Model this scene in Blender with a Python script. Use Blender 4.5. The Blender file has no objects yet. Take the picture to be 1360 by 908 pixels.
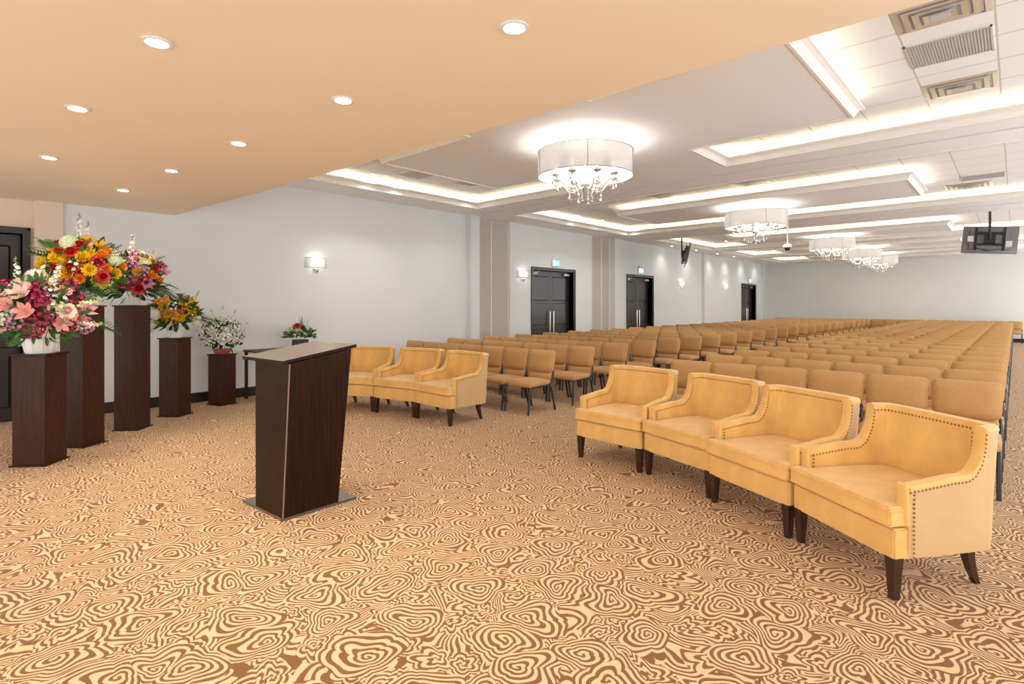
import bpy, bmesh, math, random
from mathutils import Vector, Matrix

# ------------------------------------------------------------------ camera, world, exposure
scene = bpy.context.scene
COL = scene.collection
F, CXP, HOR = 728.0, 680.0, 404.0
EYE = 1.4
YAW = math.radians(42.6)
cam_d = bpy.data.cameras.new('camera')
cam = bpy.data.objects.new('camera', cam_d)
COL.objects.link(cam)
cam.location = (0, 0, EYE)
cam.rotation_euler = (math.pi / 2, 0, YAW)
cam_d.sensor_width = 36.0
cam_d.sensor_fit = 'HORIZONTAL'
cam_d.lens = F / 1360.0 * 36.0
cam_d.shift_y = -(454.0 - HOR) / 1360.0
cam_d.clip_start = 0.05
scene.camera = cam

world = bpy.data.worlds.new('world')
scene.world = world
world.use_nodes = True
world.node_tree.nodes['Background'].inputs[0].default_value = (0.96, 0.98, 1.0, 1)
world.node_tree.nodes['Background'].inputs[1].default_value = 1.22

scene.view_settings.view_transform = 'Standard'
scene.view_settings.look = 'None'
scene.view_settings.exposure = 1.0
scene.view_settings.gamma = 1.0
scene.view_settings.use_curve_mapping = False

P_COVE = 5.5        # cove strip emission
P_CHAND = 25.0      # watts in each chandelier
P_STAGE = 27.0       # stage downlights
P_SMALL = 60.0       # small downlights
P_SCONCE = 0.6
WARM = (1.0, 0.90, 0.76)
SOFT = (1.0, 0.97, 0.92)

def area_light(name, loc, sx, sy, power, color=(1, 1, 1), rot=(0, 0, 0)):
    ld = bpy.data.lights.new(name, 'AREA')
    ld.shape = 'RECTANGLE'; ld.size = sx; ld.size_y = sy
    ld.energy = power; ld.color = color
    o = bpy.data.objects.new(name, ld)
    o.location = loc; o.rotation_euler = rot
    COL.objects.link(o)
    return o

R = random.Random(7)

# ------------------------------------------------------------------ materials
MATS = {}
def mat(name, col, rough=0.6, metal=0.0, sheen=0.0, coat=0.0, emit=None, estr=0.0, trans=0.0,
        noise=None, bump=None, spec=0.5, alpha=1.0):
    m = bpy.data.materials.new(name)
    m.use_nodes = True
    nt = m.node_tree
    b = nt.nodes['Principled BSDF']
    b.inputs['Base Color'].default_value = (*col, 1)
    b.inputs['Roughness'].default_value = rough
    b.inputs['Metallic'].default_value = metal
    b.inputs['Specular IOR Level'].default_value = spec
    if sheen:
        b.inputs['Sheen Weight'].default_value = sheen
        b.inputs['Sheen Roughness'].default_value = 0.35
        b.inputs['Sheen Tint'].default_value = (1, 0.92, 0.8, 1)
    if coat:
        b.inputs['Coat Weight'].default_value = coat
        b.inputs['Coat Roughness'].default_value = 0.12
    if emit:
        b.inputs['Emission Color'].default_value = (*emit, 1)
        b.inputs['Emission Strength'].default_value = estr
    if trans:
        b.inputs['Transmission Weight'].default_value = trans
    b.inputs['Alpha'].default_value = alpha
    if noise:
        sc, amt = noise[0], noise[1]
        stretch = noise[2] if len(noise) > 2 else (1, 1, 1)
        tc = nt.nodes.new('ShaderNodeTexCoord')
        mp = nt.nodes.new('ShaderNodeMapping')
        mp.inputs['Scale'].default_value = stretch
        nz = nt.nodes.new('ShaderNodeTexNoise')
        nz.inputs['Scale'].default_value = sc
        nz.inputs['Detail'].default_value = 4
        mr = nt.nodes.new('ShaderNodeMapRange')
        mr.inputs['From Min'].default_value = 0.3; mr.inputs['From Max'].default_value = 0.7
        mr.inputs['To Min'].default_value = 1 - amt; mr.inputs['To Max'].default_value = 1 + amt
        hsv = nt.nodes.new('ShaderNodeHueSaturation')
        hsv.inputs['Color'].default_value = (*col, 1)
        L = nt.links
        L.new(tc.outputs['Object'], mp.inputs['Vector']); L.new(mp.outputs[0], nz.inputs['Vector'])
        L.new(nz.outputs['Fac'], mr.inputs['Value']); L.new(mr.outputs[0], hsv.inputs['Value'])
        L.new(hsv.outputs[0], b.inputs['Base Color'])
    if bump:
        tc = nt.nodes.new('ShaderNodeTexCoord')
        nz = nt.nodes.new('ShaderNodeTexNoise')
        nz.inputs['Scale'].default_value = bump[0]
        bp = nt.nodes.new('ShaderNodeBump')
        bp.inputs['Strength'].default_value = bump[1]
        bp.inputs['Distance'].default_value = 0.004
        nt.links.new(tc.outputs['Object'], nz.inputs['Vector'])
        nt.links.new(nz.outputs['Fac'], bp.inputs['Height'])
        nt.links.new(bp.outputs[0], b.inputs['Normal'])
    MATS[name] = m
    return m

M_wall = mat('wall_paint', (0.73, 0.755, 0.77), 0.75, noise=(1.5, 0.015), bump=(160, 0.05))
M_wallback = mat('back_wall_paint', (0.80, 0.81, 0.79), 0.75, noise=(1.5, 0.015))
M_ceil = mat('ceiling_paint', (0.90, 0.93, 0.96), 0.8)
M_crown = mat('crown_white', (0.86, 0.85, 0.82), 0.5)
M_stage = mat('tan_ceiling_paint', (0.92, 0.80, 0.62), 0.75)
M_panelgrey = mat('partition_fabric', (0.52, 0.46, 0.42), 0.8, bump=(300, 0.1))
M_darkwood = mat('dark_wood', (0.046, 0.017, 0.009), 0.42, spec=0.15, coat=0.02, noise=(9, 0.35, (14, 14, 0.6)))
M_lectwood = mat('walnut_wood', (0.020, 0.007, 0.002), 0.36, spec=0.12, coat=0.03, noise=(6, 0.4, (10, 10, 0.5)))
M_lecttop = mat('satin_desk_top', (0.16, 0.105, 0.058), 0.30, coat=0.5, noise=(5, 0.2, (1, 10, 1)))  # dark wood lightened: ceiling reflection partly put into the base colour
M_door = mat('black_brown_door', (0.022, 0.019, 0.019), 0.33, coat=0.3)
M_base = mat('dark_baseboard', (0.02, 0.015, 0.014), 0.3, coat=0.4)
M_chrome = mat('brushed_steel', (0.75, 0.75, 0.76), 0.22, metal=1.0)
M_silver = mat('painted_silver', (0.7, 0.7, 0.68), 0.4, metal=0.3)
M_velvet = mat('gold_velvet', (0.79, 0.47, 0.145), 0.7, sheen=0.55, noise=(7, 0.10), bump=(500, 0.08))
M_velvetout = mat('gold_velvet_grazing_light', (0.63, 0.40, 0.185), 0.7, sheen=0.35, noise=(5, 0.05), bump=(500, 0.08))  # same velvet on outer faces; cream cast of grazing light put into the colour
M_brass = mat('antique_brass', (0.33, 0.17, 0.05), 0.35, metal=0.9)
M_leg = mat('espresso_leg', (0.028, 0.010, 0.006), 0.28, coat=0.4)
M_fabric = mat('tan_fabric', (0.53, 0.29, 0.11), 0.85, sheen=0.25, noise=(70, 0.06), bump=(420, 0.25))
M_frame = mat('gunmetal_frame', (0.06, 0.062, 0.066), 0.38, metal=0.6)
M_black = mat('black_plastic', (0.012, 0.012, 0.012), 0.4)
M_whiteplastic = mat('white_plastic', (0.80, 0.80, 0.79), 0.4)
M_led = mat('led_glow', (1, 0.9, 0.7), 0.5, emit=(1.0, 0.86, 0.58), estr=P_COVE)
M_lens = mat('lamp_lens', (1, 1, 1), 0.5, emit=(1.0, 0.93, 0.8), estr=25)
M_bulb = mat('bulb_glow', (1, 1, 1), 0.5, emit=(1.0, 0.95, 0.88), estr=2.2)
M_crystal = mat('cut_crystal', (0.55, 0.52, 0.48), 0.08, metal=0.5, spec=1.0)
M_shadeframe = mat('shade_wire', (0.22, 0.2, 0.2), 0.4, metal=0.5)
M_pot = mat('white_pot', (0.83, 0.83, 0.81), 0.35)
M_terra = mat('terracotta_bowl', (0.42, 0.10, 0.05), 0.4)
M_leaf = mat('leaf_green', (0.055, 0.17, 0.025), 0.45, noise=(14, 0.5))
M_leafdark = mat('dark_leaf_green', (0.022, 0.075, 0.02), 0.45, noise=(14, 0.5))
M_leafpale = mat('pale_leaf_green', (0.22, 0.34, 0.08), 0.5, noise=(14, 0.3))
M_grille = mat('grille_grey', (0.56, 0.57, 0.59), 0.5)
M_diff = mat('diffuser_metal', (0.72, 0.68, 0.58), 0.3, metal=0.35)
M_exit = mat('exit_green', (0.05, 0.55, 0.42), 0.5, emit=(0.12, 0.75, 0.6), estr=0.6)
M_exitw = mat('exit_white', (0.9, 0.95, 0.93), 0.5, emit=(0.9, 1.0, 0.97), estr=0.8)
M_tvback = mat('tv_back_plastic', (0.16, 0.155, 0.16), 0.22, coat=0.6)
M_screen = mat('tv_screen', (0.01, 0.01, 0.012), 0.12)
FL = {
 'red': mat('petal_red', (0.48, 0.012, 0.012), 0.5), 'yellow': mat('petal_yellow', (0.86, 0.55, 0.015), 0.5),
 'orange': mat('petal_orange', (0.85, 0.30, 0.02), 0.5), 'magenta': mat('petal_magenta', (0.40, 0.02, 0.09), 0.5),
 'pink': mat('petal_pink', (0.85, 0.42, 0.36), 0.5), 'pale': mat('petal_pale_pink', (0.90, 0.66, 0.58), 0.5),
 'lilac': mat('petal_lilac', (0.62, 0.30, 0.42), 0.5), 'white': mat('petal_white', (0.86, 0.86, 0.78), 0.5),
 'cream': mat('petal_cream', (0.88, 0.80, 0.48), 0.5), 'lime': mat('petal_lime_white', (0.72, 0.80, 0.52), 0.5),
 'coral': mat('petal_coral', (0.85, 0.25, 0.14), 0.5),
}

def make_shade_mat():
    m = bpy.data.materials.new('organza_shade')
    m.use_nodes = True
    nt = m.node_tree; nt.nodes.clear()
    out = nt.nodes.new('ShaderNodeOutputMaterial')
    di = nt.nodes.new('ShaderNodeBsdfDiffuse'); di.inputs[0].default_value = (0.50, 0.48, 0.46, 1)
    tl = nt.nodes.new('ShaderNodeBsdfTranslucent'); tl.inputs[0].default_value = (0.50, 0.48, 0.46, 1)
    tr = nt.nodes.new('ShaderNodeBsdfTransparent')
    m1 = nt.nodes.new('ShaderNodeMixShader'); m1.inputs[0].default_value = 0.45
    m2 = nt.nodes.new('ShaderNodeMixShader')
    tc = nt.nodes.new('ShaderNodeTexCoord')
    wv = nt.nodes.new('ShaderNodeTexWave'); wv.wave_type = 'BANDS'; wv.bands_direction = 'Z'
    wv.inputs['Scale'].default_value = 28; wv.inputs['Distortion'].default_value = 1.0
    mr = nt.nodes.new('ShaderNodeMapRange'); mr.inputs['To Min'].default_value = 0.10; mr.inputs['To Max'].default_value = 0.26
    L = nt.links
    L.new(tc.outputs['Object'], wv.inputs['Vector']); L.new(wv.outputs['Fac'], mr.inputs['Value'])
    L.new(di.outputs[0], m1.inputs[1]); L.new(tl.outputs[0], m1.inputs[2])
    L.new(mr.outputs[0], m2.inputs[0])
    L.new(m1.outputs[0], m2.inputs[1]); L.new(tr.outputs[0], m2.inputs[2])
    L.new(m2.outputs[0], out.inputs[0])
    return m
M_shade = make_shade_mat()

def make_carpet():
    m = bpy.data.materials.new('swirl_carpet')
    m.use_nodes = True
    nt = m.node_tree; N = nt.nodes; L = nt.links
    b = N['Principled BSDF']
    b.inputs['Roughness'].default_value = 0.95
    b.inputs['Specular IOR Level'].default_value = 0.1
    b.inputs['Sheen Weight'].default_value = 0.1
    def math_(op, a, bb=None, c=None):
        n = N.new('ShaderNodeMath'); n.operation = op
        for i, v in enumerate((a, bb, c)):
            if v is None: continue
            if isinstance(v, (int, float)): n.inputs[i].default_value = v
            else: L.new(v, n.inputs[i])
        return n.outputs[0]
    tc = N.new('ShaderNodeTexCoord')
    def vm(op, a, bb):
        n = N.new('ShaderNodeVectorMath'); n.operation = op
        for i, v in enumerate((a, bb)):
            if isinstance(v, tuple): n.inputs[i].default_value = v
            elif v is not None: L.new(v, n.inputs[i])
        return n.outputs[0]
    P = tc.outputs['Object']
    wn = N.new('ShaderNodeTexNoise'); wn.inputs['Scale'].default_value = 4.0; wn.inputs['Detail'].default_value = 1.0
    L.new(P, wn.inputs['Vector'])
    w = vm('MULTIPLY', vm('SUBTRACT', wn.outputs['Color'], (0.5, 0.5, 0.5)), (0.20, 0.20, 0.0))
    Pw = vm('ADD', P, w)
    hook = N.new('ShaderNodeTexNoise'); hook.inputs['Scale'].default_value = 11; hook.inputs['Detail'].default_value = 0; L.new(P, hook.inputs['Vector'])
    def swirl(scale, rnd, freq, spin, lobes, lamp, off):
        po = vm('ADD', Pw, off)
        vo = N.new('ShaderNodeTexVoronoi'); vo.voronoi_dimensions = '2D'; vo.feature = 'F1'
        vo.inputs['Scale'].default_value = scale; vo.inputs['Randomness'].default_value = rnd
        L.new(po, vo.inputs['Vector'])
        d = vm('SUBTRACT', po, vo.outputs['Position'])
        sx = N.new('ShaderNodeSeparateXYZ'); L.new(d, sx.inputs[0])
        ang = math_('ARCTAN2', sx.outputs[1], sx.outputs[0])
        r = math_('SQRT', math_('ADD', math_('MULTIPLY', sx.outputs[0], sx.outputs[0]), math_('MULTIPLY', sx.outputs[1], sx.outputs[1])))
        col = N.new('ShaderNodeSeparateColor'); L.new(vo.outputs['Color'], col.inputs[0])
        ph = math_('MULTIPLY', col.outputs[0], 6.283)
        lob = math_('ABSOLUTE', math_('SINE', math_('ADD', math_('MULTIPLY', ang, lobes), ph)))
        # scallops grow with the radius; petals point outwards
        k = math_('MULTIPLY', lob, math_('MULTIPLY', r, lamp))
        rr = math_('SUBTRACT', r, k)
        phase = math_('ADD', math_('MULTIPLY', rr, freq), math_('MULTIPLY', ang, spin))
        phase = math_('ADD', phase, math_('MULTIPLY', hook.outputs['Fac'], 5.0))
        return math_('SINE', phase), r, vo
    s1, r1, v1 = swirl(3.4, 0.75, 275.0, 1.0, 1.5, 0.30, (0.0, 0.0, 0.0))
    s2, r2, v2 = swirl(6.2, 0.9, 285.0, -2.0, 2.5, 0.35, (3.1, 1.7, 0.0))
    # flowing bands between the roundels
    fn = N.new('ShaderNodeTexNoise'); fn.inputs['Scale'].default_value = 3.2; fn.inputs['Detail'].default_value = 0.5
    L.new(Pw, fn.inputs['Vector'])
    s3 = math_('SINE', math_('MULTIPLY', fn.outputs['Fac'], 180.0))
    # choose: centre of large cells -> s1, outside -> s2, and s3 where second noise is high
    a = N.new('ShaderNodeMapRange'); a.inputs['From Min'].default_value = 0.140; a.inputs['From Max'].default_value = 0.146
    L.new(r1, a.inputs['Value'])
    c = N.new('ShaderNodeMapRange'); c.inputs['From Min'].default_value = 0.082; c.inputs['From Max'].default_value = 0.087
    L.new(r2, c.inputs['Value'])
    def mixv(f, x, y):
        n = N.new('ShaderNodeMix'); n.data_type = 'FLOAT'
        L.new(f, n.inputs[0]); L.new(x, n.inputs[2]); L.new(y, n.inputs[3]); return n.outputs[0]
    s = mixv(a.outputs[0], s1, mixv(c.outputs[0], s2, s3))
    pn = N.new('ShaderNodeTexNoise'); pn.inputs['Scale'].default_value = 14; L.new(P, pn.inputs['Vector'])
    s = math_('ADD', s, math_('MULTIPLY', math_('SUBTRACT', pn.outputs['Fac'], 0.5), 1.4))
    mr = N.new('ShaderNodeMapRange'); mr.interpolation_type = 'SMOOTHSTEP'
    mr.inputs['From Min'].default_value = -0.30; mr.inputs['From Max'].default_value = 0.28
    L.new(s, mr.inputs['Value'])
    pile = N.new('ShaderNodeTexNoise'); pile.inputs['Scale'].default_value = 420; L.new(P, pile.inputs['Vector'])
    big = N.new('ShaderNodeTexNoise'); big.inputs['Scale'].default_value = 1.1; L.new(P, big.inputs['Vector'])
    mc = N.new('ShaderNodeMix'); mc.data_type = 'RGBA'
    mc.inputs[6].default_value = (0.215, 0.10, 0.037, 1)
    mc.inputs[7].default_value = (0.73, 0.49, 0.285, 1)
    L.new(mr.outputs[0], mc.inputs[0])
    hs = N.new('ShaderNodeHueSaturation'); L.new(mc.outputs[2], hs.inputs['Color'])
    v = math_('ADD', math_('MULTIPLY', pile.outputs['Fac'], 0.3), 0.85)
    L.new(v, hs.inputs['Value'])
    L.new(hs.outputs[0], b.inputs['Base Color'])
    bp = N.new('ShaderNodeBump'); bp.inputs['Strength'].default_value = 0.35; bp.inputs['Distance'].default_value = 0.004
    L.new(math_('ADD', pile.outputs['Fac'], mr.outputs[0]), bp.inputs['Height'])
    L.new(bp.outputs[0], b.inputs['Normal'])
    return m
M_carpet = make_carpet()

def make_tile():
    m = bpy.data.materials.new('ceiling_tile')
    m.use_nodes = True
    nt = m.node_tree; N = nt.nodes; L = nt.links
    b = N['Principled BSDF']; b.inputs['Roughness'].default_value = 0.85
    tc = N.new('ShaderNodeTexCoord')
    br = N.new('ShaderNodeTexBrick'); br.offset = 0.0; br.squash = 1.0
    br.inputs['Scale'].default_value = 1.0
    br.inputs['Brick Width'].default_value = 0.568; br.inputs['Row Height'].default_value = 0.568
    br.inputs['Mortar Size'].default_value = 0.008; br.inputs['Mortar Smooth'].default_value = 0.2
    br.inputs['Color1'].default_value = (0.90, 0.93, 0.95, 1); br.inputs['Color2'].default_value = (0.88, 0.91, 0.93, 1)
    br.inputs['Mortar'].default_value = (0.60, 0.58, 0.55, 1)
    mp = N.new('ShaderNodeMapping'); mp.inputs['Location'].default_value = (0.11, -0.04, 0)
    L.new(tc.outputs['Object'], mp.inputs[0]); L.new(mp.outputs[0], br.inputs['Vector'])
    L.new(br.outputs['Color'], b.inputs['Base Color'])
    return m
M_tile = make_tile()

# ------------------------------------------------------------------ mesh helpers
class MB:
    def __init__(s): s.v = []; s.f = []; s.m = []
    def add(s, vs, fs, mi=0, M=None):
        o = len(s.v)
        s.v += [tuple(M @ Vector(p)) if M else tuple(p) for p in vs]
        s.f += [tuple(i + o for i in f) for f in fs]
        s.m += [mi] * len(fs)
        return s
    def box(s, x0, x1, y0, y1, z0, z1, mi=0, M=None):
        vs = [(x0,y0,z0),(x1,y0,z0),(x1,y1,z0),(x0,y1,z0),(x0,y0,z1),(x1,y0,z1),(x1,y1,z1),(x0,y1,z1)]
        return s.add(vs, [(0,3,2,1),(4,5,6,7),(0,1,5,4),(1,2,6,5),(2,3,7,6),(3,0,4,7)], mi, M)
    def hexa(s, b, t, mi=0, M=None):
        return s.add(list(b) + list(t), [(3,2,1,0),(4,5,6,7),(0,1,5,4),(1,2,6,5),(2,3,7,6),(3,0,4,7)], mi, M)
    def prism(s, poly, z0, z1, mi=0, M=None):
        n = len(poly)
        vs = [(x, y, z0) for x, y in poly] + [(x, y, z1) for x, y in poly]
        fs = [tuple(range(n))[::-1], tuple(range(n, 2*n))] + [(i, (i+1) % n, n+(i+1) % n, n+i) for i in range(n)]
        return s.add(vs, fs, mi, M)
    def rbox(s, x0, x1, y0, y1, z0, z1, r=0.01, seg=2, mi=0, M=None):
        bm = bmesh.new(); bmesh.ops.create_cube(bm, size=1)
        for v in bm.verts:
            v.co = Vector(((x0+x1)/2 + v.co.x*(x1-x0), (y0+y1)/2 + v.co.y*(y1-y0), (z0+z1)/2 + v.co.z*(z1-z0)))
        bmesh.ops.bevel(bm, geom=bm.edges[:], offset=r, segments=seg, profile=0.5, affect='EDGES')
        s.addbm(bm, mi, M); bm.free(); return s
    def addbm(s, bm, mi=0, M=None):
        bm.verts.ensure_lookup_table(); bm.verts.index_update()
        return s.add([v.co[:] for v in bm.verts], [[v.index for v in f.verts] for f in bm.faces], mi, M)
    def tube(s, pts, r, n=8, mi=0, M=None, cap=True):
        pts = [Vector(p) for p in pts]; k = len(pts)
        rs = r if isinstance(r, (list, tuple)) else [r]*k
        vs = []; fs = []
        up = None
        for i, p in enumerate(pts):
            t = (pts[min(i+1, k-1)] - pts[max(i-1, 0)]).normalized()
            if up is None:
                up = Vector((0,0,1)) if abs(t.z) < 0.9 else Vector((1,0,0))
            a = t.cross(up)
            if a.length < 1e-6: a = t.cross(Vector((1,0,0)))
            a.normalize(); b = a.cross(t).normalized(); up = b
            for j in range(n):
                th = 2*math.pi*j/n + math.pi/n
                vs.append(p + a*math.cos(th)*rs[i] + b*math.sin(th)*rs[i])
        for i in range(k-1):
            for j in range(n):
                fs.append((i*n+j, i*n+(j+1) % n, (i+1)*n+(j+1) % n, (i+1)*n+j))
        if cap:
            fs.append(tuple(range(n))); fs.append(tuple(range((k-1)*n, k*n))[::-1])
        return s.add(vs, fs, mi, M)
    def lathe(s, prof, n=24, mi=0, M=None, closed=False):
        vs = []; fs = []; k = len(prof)
        for (r, z) in prof:
            for j in range(n):
                th = 2*math.pi*j/n
                vs.append((r*math.cos(th), r*math.sin(th), z))
        for i in range(k - (0 if closed else 1)):
            i2 = (i+1) % k
            for j in range(n):
                fs.append((i*n+j, i*n+(j+1) % n, i2*n+(j+1) % n, i2*n+j))
        return s.add(vs, fs, mi, M)
    def sphere(s, c, r, nu=8, nv=6, mi=0, sq=(1,1,1)):
        prof = [(max(r*math.sin(math.pi*i/nv), 1e-4), -r*math.cos(math.pi*i/nv)) for i in range(nv+1)]
        M = Matrix.Translation(c) @ Matrix.Diagonal((*sq, 1))
        return s.lathe(prof, nu, mi, M)
    def mesh(s, name, mats, smooth=False, recalc=False):
        me = bpy.data.meshes.new(name)
        me.from_pydata(s.v, [], s.f)
        if not isinstance(mats, (list, tuple)): mats = [mats]
        for m in mats: me.materials.append(m)
        if len(mats) > 1: me.polygons.foreach_set('material_index', s.m)
        if recalc:
            bm = bmesh.new(); bm.from_mesh(me); bmesh.ops.recalc_face_normals(bm, faces=bm.faces[:]); bm.to_mesh(me); bm.free()
        if smooth:
            me.polygons.foreach_set('use_smooth', [True]*len(me.polygons))
            if smooth != 'full':
                try: me.set_sharp_from_angle(angle=math.radians(38))
                except Exception: pass
        me.update()
        return me
    def build(s, name, mats, parent=None, smooth=False, recalc=False, loc=None):
        o = bpy.data.objects.new(name, s.mesh(name, mats, smooth, recalc))
        COL.objects.link(o)
        if parent: o.parent = parent
        if loc is not None: o.location = loc
        return o

def inst(name, me, parent=None, loc=(0,0,0), rot=(0,0,0), scale=None):
    o = bpy.data.objects.new(name, me); COL.objects.link(o)
    if parent: o.parent = parent
    o.location = loc; o.rotation_euler = rot
    if scale is not None: o.scale = scale if isinstance(scale, (tuple, list)) else (scale,)*3
    return o
def tag(o, label=None, cat=None, group=None, kind=None):
    if label: o['label'] = label
    if cat: o['category'] = cat
    if group: o['group'] = group
    if kind: o['kind'] = kind
    return o
def empty(name, loc=(0,0,0), rz=0.0):
    o = bpy.data.objects.new(name, None); COL.objects.link(o)
    o.empty_display_size = 0.1
    o.location = loc; o.rotation_euler = (0, 0, rz); return o
def thing(name, label, cat, loc=(0,0,0), rz=0.0, group=None):
    return tag(empty(name, loc, rz), label, cat, group)
def struct(o, label=None, cat=None): return tag(o, label, cat, None, 'structure')
def copy_tree(o, parent=None):
    c = o.copy(); COL.objects.link(c)
    if parent: c.parent = parent
    for ch in [x for x in CH.get(o.name, [])]: copy_tree(ch, c)
    return c
CH = {}
def reg():
    CH.clear()
    for o in bpy.data.objects:
        if o.parent: CH.setdefault(o.parent.name, []).append(o)

# ------------------------------------------------------------------ room shell
WX = -8.62; RX = 1.75; BY = 27.4; CZ = 3.3; TZ = 3.5; SZ = 2.64; SY0 = -3.0
fl = MB(); fl.add([(-9.2, SY0, 0), (RX+0.3, SY0, 0), (RX+0.3, BY+0.3, 0), (-9.2, BY+0.3, 0)], [(0,1,2,3)])
struct(fl.build('floor', M_carpet), 'brown and cream swirl patterned carpet across the hall', 'floor')

def cells(x0, x1, y0, y1, holes):
    xs = sorted({x0, x1, *[h[0] for h in holes], *[h[1] for h in holes]})
    ys = sorted({y0, y1, *[h[2] for h in holes], *[h[3] for h in holes]})
    xs = [x for x in xs if x0 <= x <= x1]; ys = [y for y in ys if y0 <= y <= y1]
    out = []
    for i in range(len(ys)-1):
        run = None
        for j in range(len(xs)-1):
            cx, cy = (xs[j]+xs[j+1])/2, (ys[i]+ys[i+1])/2
            solid = not any(h[0] < cx < h[1] and h[2] < cy < h[3] for h in holes)
            if solid:
                if run is None: run = [xs[j], xs[j+1]]
                else: run[1] = xs[j+1]
            else:
                if run: out.append((run[0], run[1], ys[i], ys[i+1])); run = None
        if run: out.append((run[0], run[1], ys[i], ys[i+1]))
    return out

# left wall: doors (y0,y1,top)
DOORS = [(10.12, 11.77, 2.24), (14.52, 16.03, 2.24), (23.88, 25.48, 2.22)]
POCKETS = [(8.22, 9.30, 3.29), (12.64, 13.58, 3.29)]
holes = [(a, b, -1, t) for a, b, t in DOORS] + [(a, b, -1, t) for a, b, t in POCKETS]
wl = MB()
for (y0, y1, z0, z1) in cells(0.98, BY, 0, 3.6, [(a, b, -0.01, t) for a, b, _, t in holes]):
    wl.box(WX-0.22, WX, y0, y1, z0, z1)
struct(wl.build('wall_left', M_wall), 'long pale grey wall on the left with dark double doors', 'wall')
ws = MB()
for (y0, y1, z0, z1) in cells(SY0, 0.98, 0, 2.7, [(-0.30, 0.86, -0.01, 2.24)]):
    ws.box(WX-0.32, WX-0.1, y0, y1, z0, z1)
ws.box(WX-0.22, WX+0.04, 0.96, 1.22, 0, SZ)  # stage pilaster body
struct(ws.build('wall_stage', mat('stage_wall_paint', (0.74, 0.62, 0.50), 0.75)), 'warm beige side wall of the stage behind the flower stands', 'wall')
wb = MB(); wb.box(WX, RX+0.2, BY, BY+0.2, 0, 3.6)
struct(wb.build('wall_back', M_wallback), 'plain pale wall across the far end of the hall', 'wall')

# stage ceiling with slightly curved edge
edge = [(WX-0.3, 2.43), (-7.6, 2.49), (-6.5, 2.555), (-5.28, 2.61), (-4, 2.67), (-3, 2.72), (-2, 2.765), (-1, 2.80), (0, 2.82), (RX+0.2, 2.84)]
sc = MB(); sc.prism([(WX-0.3, SY0), (RX+0.2, SY0)] + edge[::-1], SZ, SZ+0.06)
poly = edge + [(x, y-0.08) for x, y in edge[::-1]]
for i in range(len(edge)-1):
    a, b = edge[i], edge[i+1]
    sc.prism([(a[0], a[1]-0.08), (b[0], b[1]-0.08), b, a], SZ+0.06, 3.6)
struct(sc.build('ceiling_stage', M_stage), 'low tan ceiling over the stage with bright downlights', 'ceiling')

# main ceiling with coffers
TL, TR = -7.85, 0.62
BAYS = [(3.35, 7.52, 4.25, 6.43), (8.62, 13.2, 10.2, 11.85), (14.75, 19.0, 16.6, 17.9), (19.75, 22.9, 20.7, 21.8), (23.6, 26.5, 24.4, 25.5)]
IL, IR = -6.27, -1.22
holes = []
for i, (a, b, c, d) in enumerate(BAYS):
    if i == 0:
        holes += [(TL, -4.56, a, c), (TL, IL, c, d), (TL, -4.56, d, b), (-2.94, TR, a, c), (IR, TR, c, d), (-2.94, TR, d, b)]
    else:
        holes += [(TL, TR, a, c), (TL, IL, c, d), (IR, TR, c, d), (TL, TR, d, b)]
TRACKS = [(WX, RX, 8.0, 8.07), (WX, RX, 13.92, 14.0), (-8.4, -8.30, 8.06, 9.2), (-8.4, -8.30, 12.7, 13.55)]
cl = MB()
for (x0, x1, y0, y1) in cells(WX-0.02, RX+0.02, 2.5, BY, holes + TRACKS):
    cl.box(x0, x1, y0, y1, CZ, CZ+0.035)
for (x0, x1, y0, y1) in TRACKS: pass
struct(cl.build('ceiling', M_ceil), 'white dropped ceiling with long lit coffers', 'ceiling')
tk = MB()
for (x0, x1, y0, y1) in TRACKS: tk.box(x0-0.02, x1+0.02, y0-0.02, y1+0.02, CZ+0.036, CZ+0.06)
struct(tk.build('trim_1', M_black), 'dark slot of the folding wall track in the ceiling', 'track')
tb = MB()
for (a, b, c, d) in BAYS:
    tb.box(TL-0.3, TR+0.3, a-0.3, b+0.3, TZ, TZ+0.04)
struct(tb.build('ceiling_tiles', M_tile), 'white tile ceiling inside the coffers', 'ceiling')

# crown mouldings swept round the openings, cove light strips on the ledge above
CROWN = [(-0.012, CZ-0.012), (0.012, CZ-0.012), (0.014, CZ+0.006), (0.022, CZ+0.012), (0.028, CZ+0.035), (0.045, CZ+0.058),
         (0.075, CZ+0.074), (0.088, CZ+0.078), (0.09, CZ+0.098), (0.078, CZ+0.1), (-0.012, CZ+0.06)]
def offset(loop, s):      # positive s: towards the left of travel
    n = len(loop); out = []
    for i in range(n):
        p0, p1, p2 = Vector(loop[i-1]), Vector(loop[i]), Vector(loop[(i+1) % n])
        d1 = (p1-p0).normalized(); d2 = (p2-p1).normalized()
        n1 = Vector((-d1.y, d1.x)); n2 = Vector((-d2.y, d2.x))
        m = (n1+n2); m = m / max(m.dot(n1), 0.2)
        out.append((p1.x + m.x*s, p1.y + m.y*s))
    return out
def sweep(mb, loop, prof):
    n = len(loop); rings = [offset(loop, s) for s, z in prof]; k = len(prof)
    vs = [(rings[j][i][0], rings[j][i][1], prof[j][1]) for j in range(k) for i in range(n)]
    fs = [(j*n+i, j*n+(i+1) % n, ((j+1) % k)*n+(i+1) % n, ((j+1) % k)*n+i) for j in range(k) for i in range(n)]
    mb.add(vs, fs)
crown = MB(); up = MB()
loops = []
nth = ['nearest', 'second', 'third', 'fourth', 'furthest']
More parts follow.
